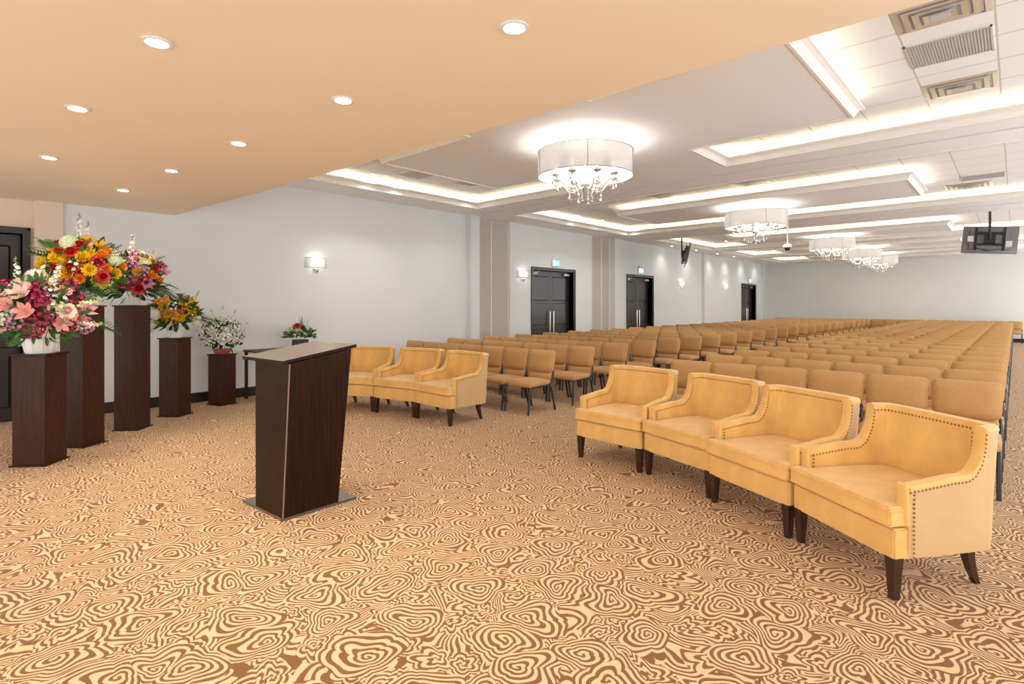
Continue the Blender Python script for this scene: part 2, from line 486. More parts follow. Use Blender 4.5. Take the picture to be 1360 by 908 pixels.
for i, (a, b, c, d) in enumerate(BAYS):
    outer = [(TL, a), (TR, a), (TR, b), (TL, b)]           # CCW: left of travel = inside
    isl = [(IL, c), (IL, d), (IR, d), (IR, c)]             # CW: left of travel = outside the island
    if i == 0:
        left = [(TL, a), (-4.56, a), (-4.56, c), (IL, c), (IL, d), (-4.56, d), (-4.56, b), (TL, b)]
        right = [(TR, a), (TR, b), (-2.94, b), (-2.94, d), (IR, d), (IR, c), (-2.94, c), (-2.94, a)]
        loops += [(left, 'left half of the nearest coffer'), (right, 'right half of the nearest coffer')]
    else:
        loops += [(outer, 'outer edge of the %s coffer from the stage' % nth[i]), (isl, 'raised middle panel of the %s coffer from the stage' % nth[i])]
for lp, where in loops:
    sweep(crown, lp, CROWN)
    sweep(up, lp, [(-0.15, CZ+0.03), (-0.15, TZ), (-0.17, TZ), (-0.17, CZ+0.03)])
    st = MB(); sweep(st, lp, [(-0.085, CZ+0.045), (-0.06, CZ+0.045), (-0.06, CZ+0.06), (-0.085, CZ+0.06)])
    tag(st.build('cove_light', M_led, recalc=True), 'warm light strip hidden on the %s' % where, 'cove light', 'cove light strips in the coffers')
struct(crown.build('trim_2', M_crown, recalc=True), 'white crown moulding around the coffers', 'moulding')
struct(up.build('trim_3', M_crown, recalc=True), 'white upstand behind the coffer lights', 'moulding')

# pilasters, folding wall panels, baseboard
for i, (y0, y1, dx, lab) in enumerate([(7.95, 8.21, 0.13, 'white pilaster beside the nearest folded grey panels'),
                                  (13.6, 14.08, 0.13, 'white pilaster between the second folded panels and a dark door'),
                                  (19.82, 20.08, 0.10, 'shallow white pilaster between two wall lamps'),
                                  (26.25, 26.6, 0.10, 'shallow white pilaster by the far corner')]):
    p = MB(); p.box(WX, WX+dx, y0, y1, 0, CZ)
    struct(p.build('pilaster', M_wall), lab, 'pilaster')
for (y0, y1, ym, lab) in [(8.22, 9.30, 8.73, 'grey folding wall panels stacked in the nearest wall pocket'),
                     (12.64, 13.58, 13.16, 'grey folding wall panels stacked in the second wall pocket')]:
    t = empty('partition'); struct(t, lab, 'folding wall')
    p = MB(); p.box(WX-0.12, WX-0.05, y0, ym-0.01, 0.02, CZ-0.02); p.build('panel', M_panelgrey, t)
    p = MB(); p.box(WX-0.12, WX-0.05, ym+0.01, y1, 0.02, CZ-0.02); p.build('panel', M_panelgrey, t)
    p = MB()
    for y in (ym, y1-0.01, y0+0.008): p.box(WX-0.05, WX-0.035, y-0.012, y+0.012, 0, CZ-0.02)
    p.box(WX-0.05, WX-0.035, y0, y1, CZ-0.03, CZ-0.02)
    p.build('edge_trim', M_crown, t)
    p = MB(); p.box(WX-0.24, WX-0.2, y0-0.05, y1+0.05, 0, 3.4); p.build('pocket_back', M_panelgrey, t)
bb = MB()
for y0, y1 in [(1.25, 8.2), (9.31, 10.03), (11.86, 12.62), (14.1, 14.43), (16.12, 23.79), (25.57, 27.38)]:
    bb.rbox(WX-0.01, WX+0.018, y0, y1, 0.0, 0.14, 0.006, 2)
bb.rbox(WX-0.02, WX+0.018, 0.97, 1.25, 0, 0.14, 0.006, 2)
struct(bb.build('baseboard_left', M_base), 'dark glossy baseboard along the left wall', 'baseboard')
bb = MB(); bb.rbox(WX, RX, BY-0.018, BY+0.01, 0, 0.14, 0.006, 2)
struct(bb.build('baseboard_back', M_base), 'dark baseboard along the back wall', 'baseboard')

# ------------------------------------------------------------------ doors
def door_leaf(mb, y0, y1, z0, z1, x):
    mb.box(x-0.04, x, y0, y1, z0, z1)
    h = (z1-z0); m = 0.09; zz = [z0+0.12, z0+0.12+(h-0.24)*0.36, z0+0.12+(h-0.24)*0.67, z1-0.1]
    for i in range(3):
        a, b = zz[i]+0.03, zz[i+1]-0.03
        mb.add([(x+0.0, y0+m, a), (x+0.0, y1-m, a), (x+0.0, y1-m, b), (x+0.0, y0+m, b),
                (x-0.0+0.012, y0+m+0.02, a+0.02), (x+0.012, y1-m-0.02, a+0.02), (x+0.012, y1-m-0.02, b-0.02), (x+0.012, y0+m+0.02, b-0.02)],
               [(0,1,5,4), (1,2,6,5), (2,3,7,6), (3,0,4,7), (4,5,6,7)])
def make_door(name, y0, y1, top, lab, double=True, wx=WX, handle=True):
    t = empty(name); struct(t, lab, 'door')
    fr = MB(); w = 0.07
    fr.box(wx-0.20, wx+0.02, y0-w, y0, 0, top+w); fr.box(wx-0.20, wx+0.02, y1, y1+w, 0, top+w)
    fr.box(wx-0.20, wx+0.02, y0, y1, top, top+w)
    fr.box(wx+0.02, wx+0.03, y0-w, y0-w*0.55, 0, top+w); fr.box(wx+0.02, wx+0.03, y1+w*0.55, y1+w, 0, top+w)
    fr.box(wx+0.02, wx+0.03, y0-w, y1+w, top+w*0.6, top+w+0.004)
    fr.build('door_frame', M_door, t)
    x = wx-0.14; ym = (y0+y1)/2
    segs = [(y0+0.004, ym-0.003), (ym+0.003, y1-0.004)] if double else [(y0+0.004, y1-0.004)]
    for (a, b) in segs:
        m = MB(); door_leaf(m, a, b, 0.01, top-0.004, x); m.build('door_panel', M_door, t)
    if handle:
        for s in (-1, 1):
            y = ym + s*0.075
            m = MB(); m.tube([(x+0.07, y, 0.62), (x+0.07, y, 1.22)], 0.017, 10)
            for z in (0.68, 1.16): m.tube([(x, y, z), (x+0.07, y, z)], 0.009, 8)
            m.build('handle', M_chrome, t, smooth=True)
    if double:
        for s, (a, b) in zip((-1, 1), segs):
            m = MB(); yc = a+0.16 if s < 0 else b-0.16
            m.rbox(x+0.01, x+0.06, yc-0.12, yc+0.12, top-0.10, top-0.045, 0.006)
            m.tube([(x+0.04, yc, top-0.045), (x+0.10, yc+s*-0.16, top-0.035)], 0.008, 6)
            m.build('door_closer', M_silver, t, smooth=True)
    return t
labs = ['dark double door with chrome pull bars, nearest on the left wall', 'dark double door beside the second white pilaster', 'dark double door near the far corner']
for i, (a, b, tp) in enumerate(DOORS): make_door('door_%d' % (i+1), a, b, tp, labs[i])
make_door('door_4', -0.30, 0.86, 2.24, 'dark panelled door behind the pink flowers on the stage', False, WX-0.1, False)
bk = MB(); bk.box(WX-0.34, WX-0.30, -0.6, 1.2, 0, 2.6)
for a, b, tp in DOORS: bk.box(WX-0.27, WX-0.23, a-0.2, b+0.2, 0, 2.6)
struct(bk.build('trim_4', M_black), 'dark backing behind the doors', 'backing')

# ------------------------------------------------------------------ ceiling lights
def downlight(loc, r, power, label, group, parent_struct=None, angle=2.2, blend=1.0, col=SOFT):
    t = thing('downlight', label, 'downlight', loc, 0, group)
    m = MB(); m.lathe([(r, 0.002), (r*1.28, -0.002), (r*1.3, -0.008), (r*0.98, -0.010), (r*0.86, 0.0), (r*0.9, 0.002)], 20, closed=True)
    m.build('trim_ring', M_crown, t, smooth=True)
    m = MB(); m.lathe([(0.0005, -0.003), (r*0.87, -0.003), (r*0.87, 0.0)], 16); m.build('lens', M_lens, t)
    ld = bpy.data.lights.new('downlight_beam', 'SPOT')
    ld.energy = power; ld.color = col; ld.spot_size = angle; ld.spot_blend = blend; ld.shadow_soft_size = r
    lo = bpy.data.objects.new('downlight_beam', ld); COL.objects.link(lo); lo.parent = t; lo.location = (0, 0, -0.02)
    return t
G1 = 'downlights in the tan stage ceiling'
for (x, y, lab) in [(-2.985, 0.77, 'large bright downlight in the tan ceiling above the front left'),
                    (-1.65, 1.81, 'downlight in the tan ceiling at top centre, nearest the camera edge'),
                    (-4.36, 0.69, 'downlight in the tan ceiling left of the lectern, second from the front left'),
                    (-3.0, 1.75, 'downlight in the tan ceiling just right of the lectern'),
                    (-4.4, 1.68, 'downlight in the tan ceiling directly behind the lectern'),
                    (-6.0, 0.76, 'downlight in the tan ceiling above the pink flowers'),
                    (-5.75, 1.60, 'downlight in the tan ceiling nearer the hall edge, above the bare carpet'),
                    (-7.12, 1.52, 'downlight in the tan ceiling closest to the left wall'),
                    (-1.85, 0.80, 'downlight cut by the top edge above the lectern'),
                    ]:
    downlight((x, y, SZ), 0.05, P_STAGE, lab, G1, col=WARM)
G2 = 'small downlights along the left side of the hall'
words = ['first', 'second', 'third', 'fourth', 'fifth', 'sixth', 'seventh', 'eighth', 'ninth', 'tenth', 'eleventh', 'twelfth', 'thirteenth',
         'fourteenth', 'fifteenth', 'sixteenth', 'seventeenth', 'eighteenth', 'nineteenth', 'twentieth', 'twenty-first', 'twenty-second', 'twenty-third']
for i, y in enumerate([16.66, 18.5, 20.35, 22.0, 23.7, 25.4]):
    downlight((-8.25, y, CZ), 0.04, P_SMALL*0.2, 'small downlight washing the left wall, %s beyond the second pilaster' % words[i], G2)
for i, (x, y) in enumerate([(-7.63, 4.98), (-7.65, 5.54), (-7.6, 7.2), (-7.62, 10.58), (-7.6, 11.6), (-7.6, 13.0), (-7.08, 18.2), (-7.09, 20.0), (-7.1, 21.9), (-7.1, 24.4)]):
    downlight((x, y, TZ), 0.035, P_SMALL*0.3, 'small downlight in the left end of the coffers, %s from the stage' % words[i], G2)
for i, (x, y) in enumerate([(-6.1+0.0, 12.6), (-1.5, 9.4), (-1.5, 15.6)]):
    downlight((x, y, TZ), 0.035, P_SMALL*0.3, ['small downlight behind the second chandelier in the tile strip', 'small downlight in the tile strip near the second bay end', 'small downlight in the third coffer near the hanging screen'][i], G2)

# air grilles and diffusers on tiles
def grille(x0, x1, y0, y1, lab):
    t = thing('air_grille', lab, 'air grille', ((x0+x1)/2, (y0+y1)/2, TZ), 0, 'air grilles in the tile ceiling')
    hx, hy = (x1-x0)/2, (y1-y0)/2
    m = MB(); m.box(-hx, hx, -hy, -hy+0.015, -0.012, 0); m.box(-hx, hx, hy-0.015, hy, -0.012, 0)
    m.box(-hx, -hx+0.015, -hy, hy, -0.012, 0); m.box(hx-0.015, hx, -hy, hy, -0.012, 0); m.build('frame', M_silver, t)
    m = MB(); n = 26
    for k in range(n):
        x = -hx+0.02+(2*hx-0.04)*(k+0.5)/n
        m.box(x-0.004, x+0.004, -hy+0.015, hy-0.015, -0.010, -0.001)
    m.box(-hx+0.01, hx-0.01, -hy+0.01, hy-0.01, -0.002, -0.001)
    m.build('louvre', M_grille, t)
grille(-0.68, -0.13, 5.46, 6.0, 'ribbed grey air grille in the nearest coffer, top right')
grille(-0.68, -0.13, 11.6, 12.05, 'ribbed grey air grille in the second coffer, right side')
grille(-7.35, -6.9, 5.25, 5.68, 'flat air grille in the left end of the nearest coffer')
def diffuser(x0, x1, y0, y1, lab):
    t = thing('air_diffuser', lab, 'air diffuser', ((x0+x1)/2, (y0+y1)/2, TZ), 0, 'square air diffusers in the tile ceiling')
    hx, hy = (x1-x0)/2, (y1-y0)/2
    m = MB()
    for k, f in enumerate((1.0, 0.78, 0.56, 0.34)):
        g = f-0.14
        z0, z1 = -0.004-0.012*k, -0.03-0.008*k
        vs = [(-hx*f,-hy*f,z0),(hx*f,-hy*f,z0),(hx*f,hy*f,z0),(-hx*f,hy*f,z0),(-hx*g,-hy*g,z1+0.02),(hx*g,-hy*g,z1+0.02),(hx*g,hy*g,z1+0.02),(-hx*g,hy*g,z1+0.02)]
        m.add(vs, [(0,1,5,4),(1,2,6,5),(2,3,7,6),(3,0,4,7)])
    m.build('cone', M_diff, t)
    m = MB(); m.box(-hx*0.2, hx*0.2, -hy*0.2, hy*0.2, -0.04, -0.034); m.box(-hx, hx, -hy, hy, -0.003, -0.0005); m.build('plate', M_grille, t)
diffuser(-0.68, -0.12, 6.56, 7.05, 'brassy square diffuser behind the ribbed grille, top right')
diffuser(-0.95, -0.30, 12.3, 12.85, 'brassy square diffuser in the second coffer, right side')
diffuser(-0.68, -0.12, 4.75, 5.2, 'square diffuser cut by the tan ceiling edge, top right')
diffuser(-7.2, -6.75, 6.3, 6.75, 'square diffuser in the left end of the nearest coffer')
diffuser(-3.7, -3.1, 9.5, 9.95, 'square diffuser above and before the second chandelier')
diffuser(-5.3, -4.8, 9.55, 9.95, 'square diffuser between the first and second chandeliers')

# ------------------------------------------------------------------ chandeliers
def make_chandelier(loc, label):
    t = thing('chandelier', label, 'chandelier', loc, 0, 'drum chandeliers down the hall')
    r = 0.555; zt, zb = -0.115, -0.40
    m = MB(); n = 64
    m.lathe([(r, zb), (r, zt)], n); m.lathe([(r-0.004, zt), (r-0.004, zb)], n)
    m.build('drum_shade', M_shade, t, smooth='full')
    m = MB()
    for z in (zt, zb): m.tube([(r*1.003*math.cos(a), r*1.003*math.sin(a), z) for a in [2*math.pi*k/64 for k in range(65)]], 0.004, 5, cap=False)
    for k in range(5):
        a = 2*math.pi*k/5 + 0.35
        m.tube([(r*1.004*math.cos(a), r*1.004*math.sin(a), zb), (r*1.004*math.cos(a), r*1.004*math.sin(a), zt)], 0.003, 5)
        m.tube([(0.02*math.cos(a), 0.02*math.sin(a), zt-0.01), (r*math.cos(a), r*math.sin(a), zt)], 0.004, 5)
    m.build('shade_frame', M_shadeframe, t, smooth=True)
    m = MB(); m.lathe([(0.0005, 0), (0.085, 0), (0.085, -0.012), (0.05, -0.03), (0.012, -0.04), (0.012, -0.30), (0.03, -0.33), (0.035, -0.36), (0.018, -0.40),
                       (0.04, -0.45), (0.055, -0.49), (0.03, -0.54), (0.012, -0.57), (0.0005, -0.58)], 16)
    m.build('central_stem', M_crystal, t, smooth=True)
    arm = MB(); pts = []
    for k in range(13):
        u = k/12
        pts.append((0.04+0.32*u, 0, -0.52 - 0.05*math.sin(math.pi*min(u*1.4, 1)) + 0.13*max(0, u-0.55)**1.2*2.2))
    zc = pts[-1][2]
    arm.tube(pts, 0.007, 6)
    arm.lathe([(0.0005, 0), (0.035, 0.0), (0.048, 0.016), (0.044, 0.018), (0.012, 0.010), (0.011, 0.05), (0.0005, 0.052)], 12, M=Matrix.Translation((pts[-1][0], 0, zc)))
    ame = arm.mesh('arm', M_crystal, smooth=True)
    cup = MB(); cup.lathe([(0.0005, 0.05), (0.008, 0.05), (0.011, 0.07), (0.022, 0.09), (0.022, 0.11), (0.010, 0.135), (0.0005, 0.155)], 10)
    bme = cup.mesh('bulb', M_bulb, smooth=True)
    def drop(mb, x, y, z, L, s=1.0):
        mb.tube([(x, y, z), (x, y, z-L)], 0.002, 4)
        q = 5; 
        for j in range(q):
            mb.sphere((x, y, z-L*(j+0.5)/q), 0.0065*s, 6, 4)
        mb.lathe([(0.0005, z-L+0.006), (0.008*s, z-L-0.012), (0.016*s, z-L-0.03), (0.012*s, z-L-0.042), (0.0005, z-L-0.05)], 7, M=Matrix.Translation((x, y, 0)))
    for k in range(8):
        a = 2*math.pi*k/8 + 0.2
        inst('arm', ame, t, (0, 0, 0), (0, 0, a))
        inst('bulb', bme, t, ((pts[-1][0])*math.cos(a), pts[-1][0]*math.sin(a), zc))
        cm = MB(); R2 = random.Random(k)
        X, Y = math.cos(a), math.sin(a)
        drop(cm, X*0.36, Y*0.36, zc-0.003, 0.075)
        drop(cm, X*0.40, Y*0.40, zc+0.01, 0.06, 0.8)
        drop(cm, X*0.20, Y*0.20, -0.565, 0.055 + 0.02*(k % 2))
        drop(cm, X*0.09, Y*0.09, -0.535, 0.10 + 0.02*(k % 3), 1.1)
        # festoon to the next arm
        a2 = a + 2*math.pi/8
        for j in range(9):
            u = j/8; rr = 0.33
            p = (rr*(X*(1-u)+math.cos(a2)*u), rr*(Y*(1-u)+math.sin(a2)*u), zc+0.0-0.07*math.sin(math.pi*u))
            cm.sphere(p, 0.0065, 6, 4)
        cm.build('crystal_drops', M_crystal, t, smooth=True)
    ld = bpy.data.lights.new('chandelier_glow', 'POINT'); ld.energy = P_CHAND; ld.color = SOFT; ld.shadow_soft_size = 0.16
    lo = bpy.data.objects.new('chandelier_glow', ld); COL.objects.link(lo); lo.parent = t; lo.location = (0, 0, -0.24)
    return t
ch0 = make_chandelier((-3.74, 5.34, CZ), 'nearest and largest crystal chandelier in a white drum shade')
reg()
for x, y, lab in [(-3.74, 11.07, 'second crystal drum chandelier from the stage, beside the thin hanging rod'), (-3.74, 17.1, 'third crystal drum chandelier from the stage'),
                  (-3.74, 21.1, 'fourth crystal drum chandelier from the stage'), (-3.74, 24.4, 'furthest crystal drum chandelier near the back wall')]:
    c = copy_tree(ch0); c.location = (x, y, CZ); c['label'] = lab

# ------------------------------------------------------------------ wall lamps, exit signs
def sconce(loc, label):
    t = thing('wall_lamp', label, 'wall lamp', loc, 0, 'half drum wall lamps on the left wall')
    m = MB(); n = 24; r = 0.19; pr = []
    for z0, z1, rr in ((-0.085, 0.085, 1.0),):
        vs = []; fs = []
        for k in range(n+1):
            a = -math.pi/2 + math.pi*k/n
            for z in (z0, z1): vs.append((0.10*math.cos(a)+0.01, r*math.sin(a), z))
        for k in range(n): fs.append((2*k, 2*k+2, 2*k+3, 2*k+1))
        m.add(vs, fs)
    m.build('lamp_shade', M_shade, t, smooth='full')
    m = MB()
    for z in (-0.085, 0.085): m.tube([(0.10*math.cos(a)+0.011, (r+0.001)*math.sin(a), z) for a in [-math.pi/2+math.pi*k/16 for k in range(17)]], 0.003, 5)
    for s in (-1, 1): m.tube([(0.012, s*r, -0.085), (0.012, s*r, 0.085)], 0.004, 5)
    m.build('shade_frame', M_shadeframe, t)
    m = MB(); m.rbox(0, 0.015, -0.045, 0.045, -0.12, 0.02, 0.005); m.tube([(0.01, 0, -0.1), (0.06, 0, -0.115), (0.06, 0, -0.07)], 0.008, 8); m.build('bracket', M_chrome, t, smooth=True)
    m = MB(); m.sphere((0.06, 0, -0.125), 0.028, 10, 8); m.sphere((0.06, 0, -0.165), 0.012, 8, 6); m.build('crystal_ball', M_crystal, t, smooth=True)
    m = MB()
    for s in (-1, 1): m.lathe([(0.0005, -0.06), (0.01, -0.055), (0.017, -0.02), (0.012, 0.01), (0.0005, 0.03)], 8, M=Matrix.Translation((0.055, s*0.08, 0)))
    m.build('bulb', M_bulb, t, smooth=True)
    ld = bpy.data.lights.new('wall_lamp_glow', 'POINT'); ld.energy = P_SCONCE; ld.color = SOFT; ld.shadow_soft_size = 0.03
    lo = bpy.data.objects.new('wall_lamp_glow', ld); COL.objects.link(lo); lo.parent = t; lo.location = (0.055, 0, 0.02)
    return t
sconce((WX, 4.52, 2.09), 'wall lamp nearest the stage, on the wide blank stretch of wall')
sconce((WX, 9.72, 2.11), 'wall lamp left of the nearest dark double door')
sconce((WX, 18.07, 2.11), 'wall lamp below the left hanging screen, before the shallow pilaster')
sconce((WX, 22.0, 2.11), 'wall lamp between the shallow pilaster and the furthest door')

def exit_sign(y, z, label):
    t = thing('exit_sign', label, 'exit sign', (WX, y, z), 0, 'green running man exit signs')
    m = MB(); m.rbox(0, 0.05, -0.15, 0.15, -0.08, 0.08, 0.006); m.rbox(0.0, 0.06, -0.12, -0.02, 0.085, 0.15, 0.012); m.rbox(0.0, 0.06, 0.02, 0.12, 0.085, 0.15, 0.012)
    m.build('housing', M_whiteplastic, t, smooth=True)
    m = MB(); m.box(0.05, 0.053, -0.14, 0.14, -0.07, 0.07); m.build('sign_face', M_exit, t)
    m = MB(); x0, x1 = 0.053, 0.056   # running figure and doorway
    def bar(a, b, w):
        d = Vector((b[0]-a[0], b[1]-a[1])); n = Vector((-d.y, d.x)).normalized()*w/2
        q = [(a[0]+n.x, a[1]+n.y), (b[0]+n.x, b[1]+n.y), (b[0]-n.x, b[1]-n.y), (a[0]-n.x, a[1]-n.y)]
        m.hexa([(x0, *p) for p in q], [(x1, *p) for p in q])
    m.box(x0, x1, -0.11, -0.02, -0.06, 0.06)
    m.lathe([(0.0005, 0), (0.012, 0), (0.012, 0.003)], 12, M=Matrix.Translation((x0, 0.045, 0.045)) @ Matrix.Rotation(math.pi/2, 4, 'Y'))
    bar((0.045, 0.03), (0.05, -0.01), 0.018); bar((0.05, -0.01), (0.02, -0.03), 0.010); bar((0.02, -0.03), (0.01, -0.055), 0.009)
    bar((0.05, -0.01), (0.075, -0.035), 0.010); bar((0.075, -0.035), (0.10, -0.035), 0.009); bar((0.045, 0.025), (0.02, 0.01), 0.008); bar((0.045, 0.025), (0.075, 0.005), 0.008)
    m.build('pictogram', M_exitw, t, recalc=True)
exit_sign(10.98, 2.44, 'green exit sign above the nearest dark double door')
exit_sign(15.26, 2.44, 'green exit sign above the second dark double door')
exit_sign(24.75, 2.42, 'green exit sign above the furthest dark double door')

# ------------------------------------------------------------------ hanging screens
def screen(loc, az, tilt, roll, topz, label, w=0.88, h=0.58, poledx=0.12):
    t = thing('hanging_screen', label, 'television', loc, 0, 'flat screens hung from the ceiling')
    Mr = Matrix.Rotation(az, 4, 'Z') @ Matrix.Rotation(tilt, 4, 'X') @ Matrix.Rotation(roll, 4, 'Y')
    # local: screen faces +Y, back faces -Y
    m = MB(); m.rbox(-w/2, w/2, 0.0, 0.045, -h/2, h/2, 0.012, 2, M=Mr); m.rbox(-w*0.36, w*0.36, -0.045, 0.0, -h*0.36, h*0.36, 0.014, 2, M=Mr)
    m.build('case', M_tvback, t, smooth=True)
    m = MB(); m.box(-w/2+0.025, w/2-0.025, 0.045, 0.048, -h/2+0.03, h/2-0.03, M=Mr); m.build('screen', M_screen, t)
    m = MB()
    for sx in (-1, 1): m.box(sx*0.22-0.02, sx*0.22+0.02, -0.075, -0.04, -0.24, 0.24, M=Mr)
    m.box(-0.24, 0.24, -0.085, -0.06, 0.10, 0.14, M=Mr); m.box(-0.24, 0.24, -0.085, -0.06, -0.14, -0.10, M=Mr)
    m.box(-0.09, 0.09, -0.13, -0.07, -0.1, 0.1, M=Mr)
    m.build('mount', M_black, t)
    for k, (cx, cz) in enumerate([(-0.3, 0.0), (0.3, -0.1)]):
        m = MB(); m.box(cx-0.05, cx+0.05, -0.052, -0.044, cz-0.06, cz+0.06, M=Mr); m.build('port_cover', M_silver, t)
    m = MB(); p = Mr @ Vector((0, -0.13, 0.0)); m.tube([(p.x, p.y, p.z-0.04), (p.x, p.y, topz-loc[2])], 0.022, 10)
    m.lathe([(0.0005, 0), (0.06, 0), (0.06, -0.02), (0.024, -0.03)], 14, M=Matrix.Translation((p.x, p.y, topz-loc[2])))
    m.build('ceiling_pole', M_black, t, smooth=True)
    m = MB(); m.tube([Mr @ Vector(q) for q in [(0.05, -0.1, -0.08), (0.15, -0.10, -0.22), (0.0, -0.09, -0.27), (-0.2, -0.06, -0.2)]], 0.007, 6); m.build('cable', M_black, t, smooth=True)
screen((-0.40, 14.95, 2.73), math.radians(4), math.radians(-12), math.radians(5), TZ, 'black flat screen hung by a pole at the right, seen from behind')
screen((-7.0, 15.05, 2.82), math.radians(-62), math.radians(-12), math.radians(-6), TZ, 'black flat screen hung by a pole at the left, seen edge on')

m = thing('hanging_camera', 'thin white ceiling rod with small black camera, right of second chandelier', 'camera', (-3.48, 12.2, TZ))
k = MB(); k.tube([(0, 0, 0), (0, 0, -0.86)], 0.014, 8); k.lathe([(0.0005, 0), (0.05, 0), (0.05, -0.02), (0.014, -0.025)], 14); k.build('rod', M_whiteplastic, m, smooth=True)
k = MB(); k.lathe([(0.0005, -0.84), (0.03, -0.845), (0.085, -0.87), (0.088, -0.92), (0.06, -0.93), (0.0005, -0.93)], 16); k.build('housing', M_whiteplastic, m, smooth=True)
k = MB(); k.lathe([(0.06, -0.925), (0.06, -0.945), (0.045, -0.975), (0.02, -0.99), (0.0005, -0.993)], 16); k.build('lens_dome', M_black, m, smooth=True)

# ------------------------------------------------------------------ lectern
t = thing('lectern', 'tall dark wood lectern with sloping top standing on the open carpet', 'lectern', (0, 0, 0))
bp = [(-4.025, 1.563), (-3.475, 1.600), (-3.495, 2.147), (-4.045, 2.110)]
m = MB(); m.prism(bp, 0.0, 0.018); o = m.build('base_plate', mat('satin_base_plate', (0.10, 0.075, 0.06), 0.22, coat=0.6), t)
b = [(-3.84, 1.578, 0.018), (-3.482, 1.603, 0.018), (-3.49, 2.00, 0.018), (-3.86, 1.97, 0.018)]
tp = [(-3.935, 1.615, 1.012), (-3.465, 1.64, 1.012), (-3.487, 2.10, 1.082), (-3.955, 2.07, 1.082)]
m = MB(); m.hexa(b, tp); bo = m.build('body', M_lectwood, t)
m = MB()
zs = [1.012, 1.012, 1.092, 1.092]
s0 = [(x, y, z) for (x, y), z in zip(bp, zs)]; s1 = [(x, y, z+0.022) for (x, y), z in zip(bp, zs)]
m.hexa(s0, s1); m.m[1] = 1; m.build('desk_top', [M_lectwood, M_lecttop], t)
m = MB()
def strip(p, q, w=0.006, hgt=0.006):
    m.tube([p, q], w, 4)
strip(b[1], tp[1], 0.0045); m.build('corner_bead', mat('pale_brown_edge', (0.22, 0.15, 0.11), 0.3), t)  # paler brown strip along the near upright corner


# ------------------------------------------------------------------ pedestals
PEDS = [((-6.352, 0.569), (-6.171, 0.766), (-6.377, 0.923), 0.97, 'dark wood flower pedestal at the front left, under the pink arrangement'),
        ((-6.90, 0.945), (-6.677, 1.11), (-6.82, 1.309), 1.39, 'tall dark wood pedestal under the red and yellow arrangement'),
        ((-7.339, 1.493), (-7.189, 1.656), (-7.352, 1.82), 1.39, 'tall dark wood pedestal under the lilac and yellow arrangement'),
        ((-7.863, 2.051), (-7.682, 2.198), (-7.80, 2.39), 0.98, 'medium dark wood pedestal under the yellow arrangement'),
        ((-8.30, 2.77), (-8.072, 2.834), (-8.14, 3.06), 0.705, 'short dark wood pedestal under the white flowers')]
PC = []
for i, (p0, p1, p2, h, lab) in enumerate(PEDS):
    cx, cy = (p0[0]+p2[0])/2, (p0[1]+p2[1])/2
    ang = math.atan2(p1[1]-p0[1], p1[0]-p0[0]); sd = 0.25 if i else 0.265
    t = thing('pedestal', lab, 'pedestal', (cx, cy, 0), ang, 'dark wood flower pedestals')
    s = sd/2
    m = MB(); m.rbox(-s, s, -s, s, 0.012, h-0.015, 0.003, 1); m.build('column', M_darkwood, t)
    m = MB(); m.rbox(-s-0.015, s+0.015, -s-0.015, s+0.015, h-0.015, h, 0.003, 1); m.build('top_plate', M_darkwood, t)
    m = MB(); m.rbox(-s-0.018, s+0.018, -s-0.018, s+0.018, 0, 0.012, 0.003, 1); m.build('base_plate', M_darkwood, t)
    PC.append((cx, cy, h))

# low table behind the lectern
t = thing('side_table', 'low dark topped table against the wall behind the lectern', 'table', (-8.2, 3.9, 0))
m = MB(); m.rbox(-0.24, 0.24, -0.62, 0.42, 0.70, 0.725, 0.004, 1); m.build('tabletop', M_darkwood, t)
for sx in (-1, 1):
    for sy in (-0.58, 0.38):
        m = MB(); m.rbox(sx*0.21-0.02, sx*0.21+0.02, sy-0.02, sy+0.02, 0, 0.70, 0.004, 1); m.build('leg', M_darkwood, t)

# ------------------------------------------------------------------ flowers
def petal(mb, L, w, cup, M, mi=0, tip=0.4):
    # little curved petal along +X rising in z
    rows = [(0, 0.25), (0.35, 0.9), (0.7, 1.0), (1.0, tip)]
    vs = []; 
    for u, ww in rows:
        z = cup*u*u*L
        vs += [(u*L, -w*ww/2, z+0.12*w), (u*L, 0, z), (u*L, w*ww/2, z+0.12*w)]
    fs = []
    for i in range(3):
        fs += [(i*3, i*3+1, i*3+4, i*3+3), (i*3+1, i*3+2, i*3+5, i*3+4)]
    mb.add(vs, fs, mi, M)
Rz = lambda a: Matrix.Rotation(a, 4, 'Z')
Ry = lambda a: Matrix.Rotation(a, 4, 'Y')
T = Matrix.Translation
def rose_mb():
    m = MB()
    for ring, (n, r, tilt, L) in enumerate([(6, 0.006, -0.55, 0.034), (5, 0.004, -0.95, 0.032), (4, 0.002, -1.25, 0.030), (3, 0.0, -1.45, 0.028)]):
        for k in range(n):
            petal(m, L, 0.036-0.005*ring, -0.35 if ring < 1 else 0.25, Rz(2*math.pi*k/n+ring*0.6) @ T((r, 0, 0.0)) @ Ry(tilt), tip=0.75)
    m.sphere((0, 0, 0.017), 0.011, 6, 5)
    return m
def mum_mb():
    m = MB(); rr = random.Random(3)
    for ring, (n, tilt, L) in enumerate([(16, -0.15, 0.042), (15, -0.5, 0.040), (12, -0.85, 0.036), (8, -1.2, 0.030), (4, -1.5, 0.026)]):
        for k in range(n):
            petal(m, L, 0.012, 0.35, Rz(2*math.pi*k/n+ring*0.3+rr.uniform(-.1, .1)) @ Ry(tilt), tip=0.6)
    m.sphere((0, 0, 0.004), 0.012, 6, 4)
    return m
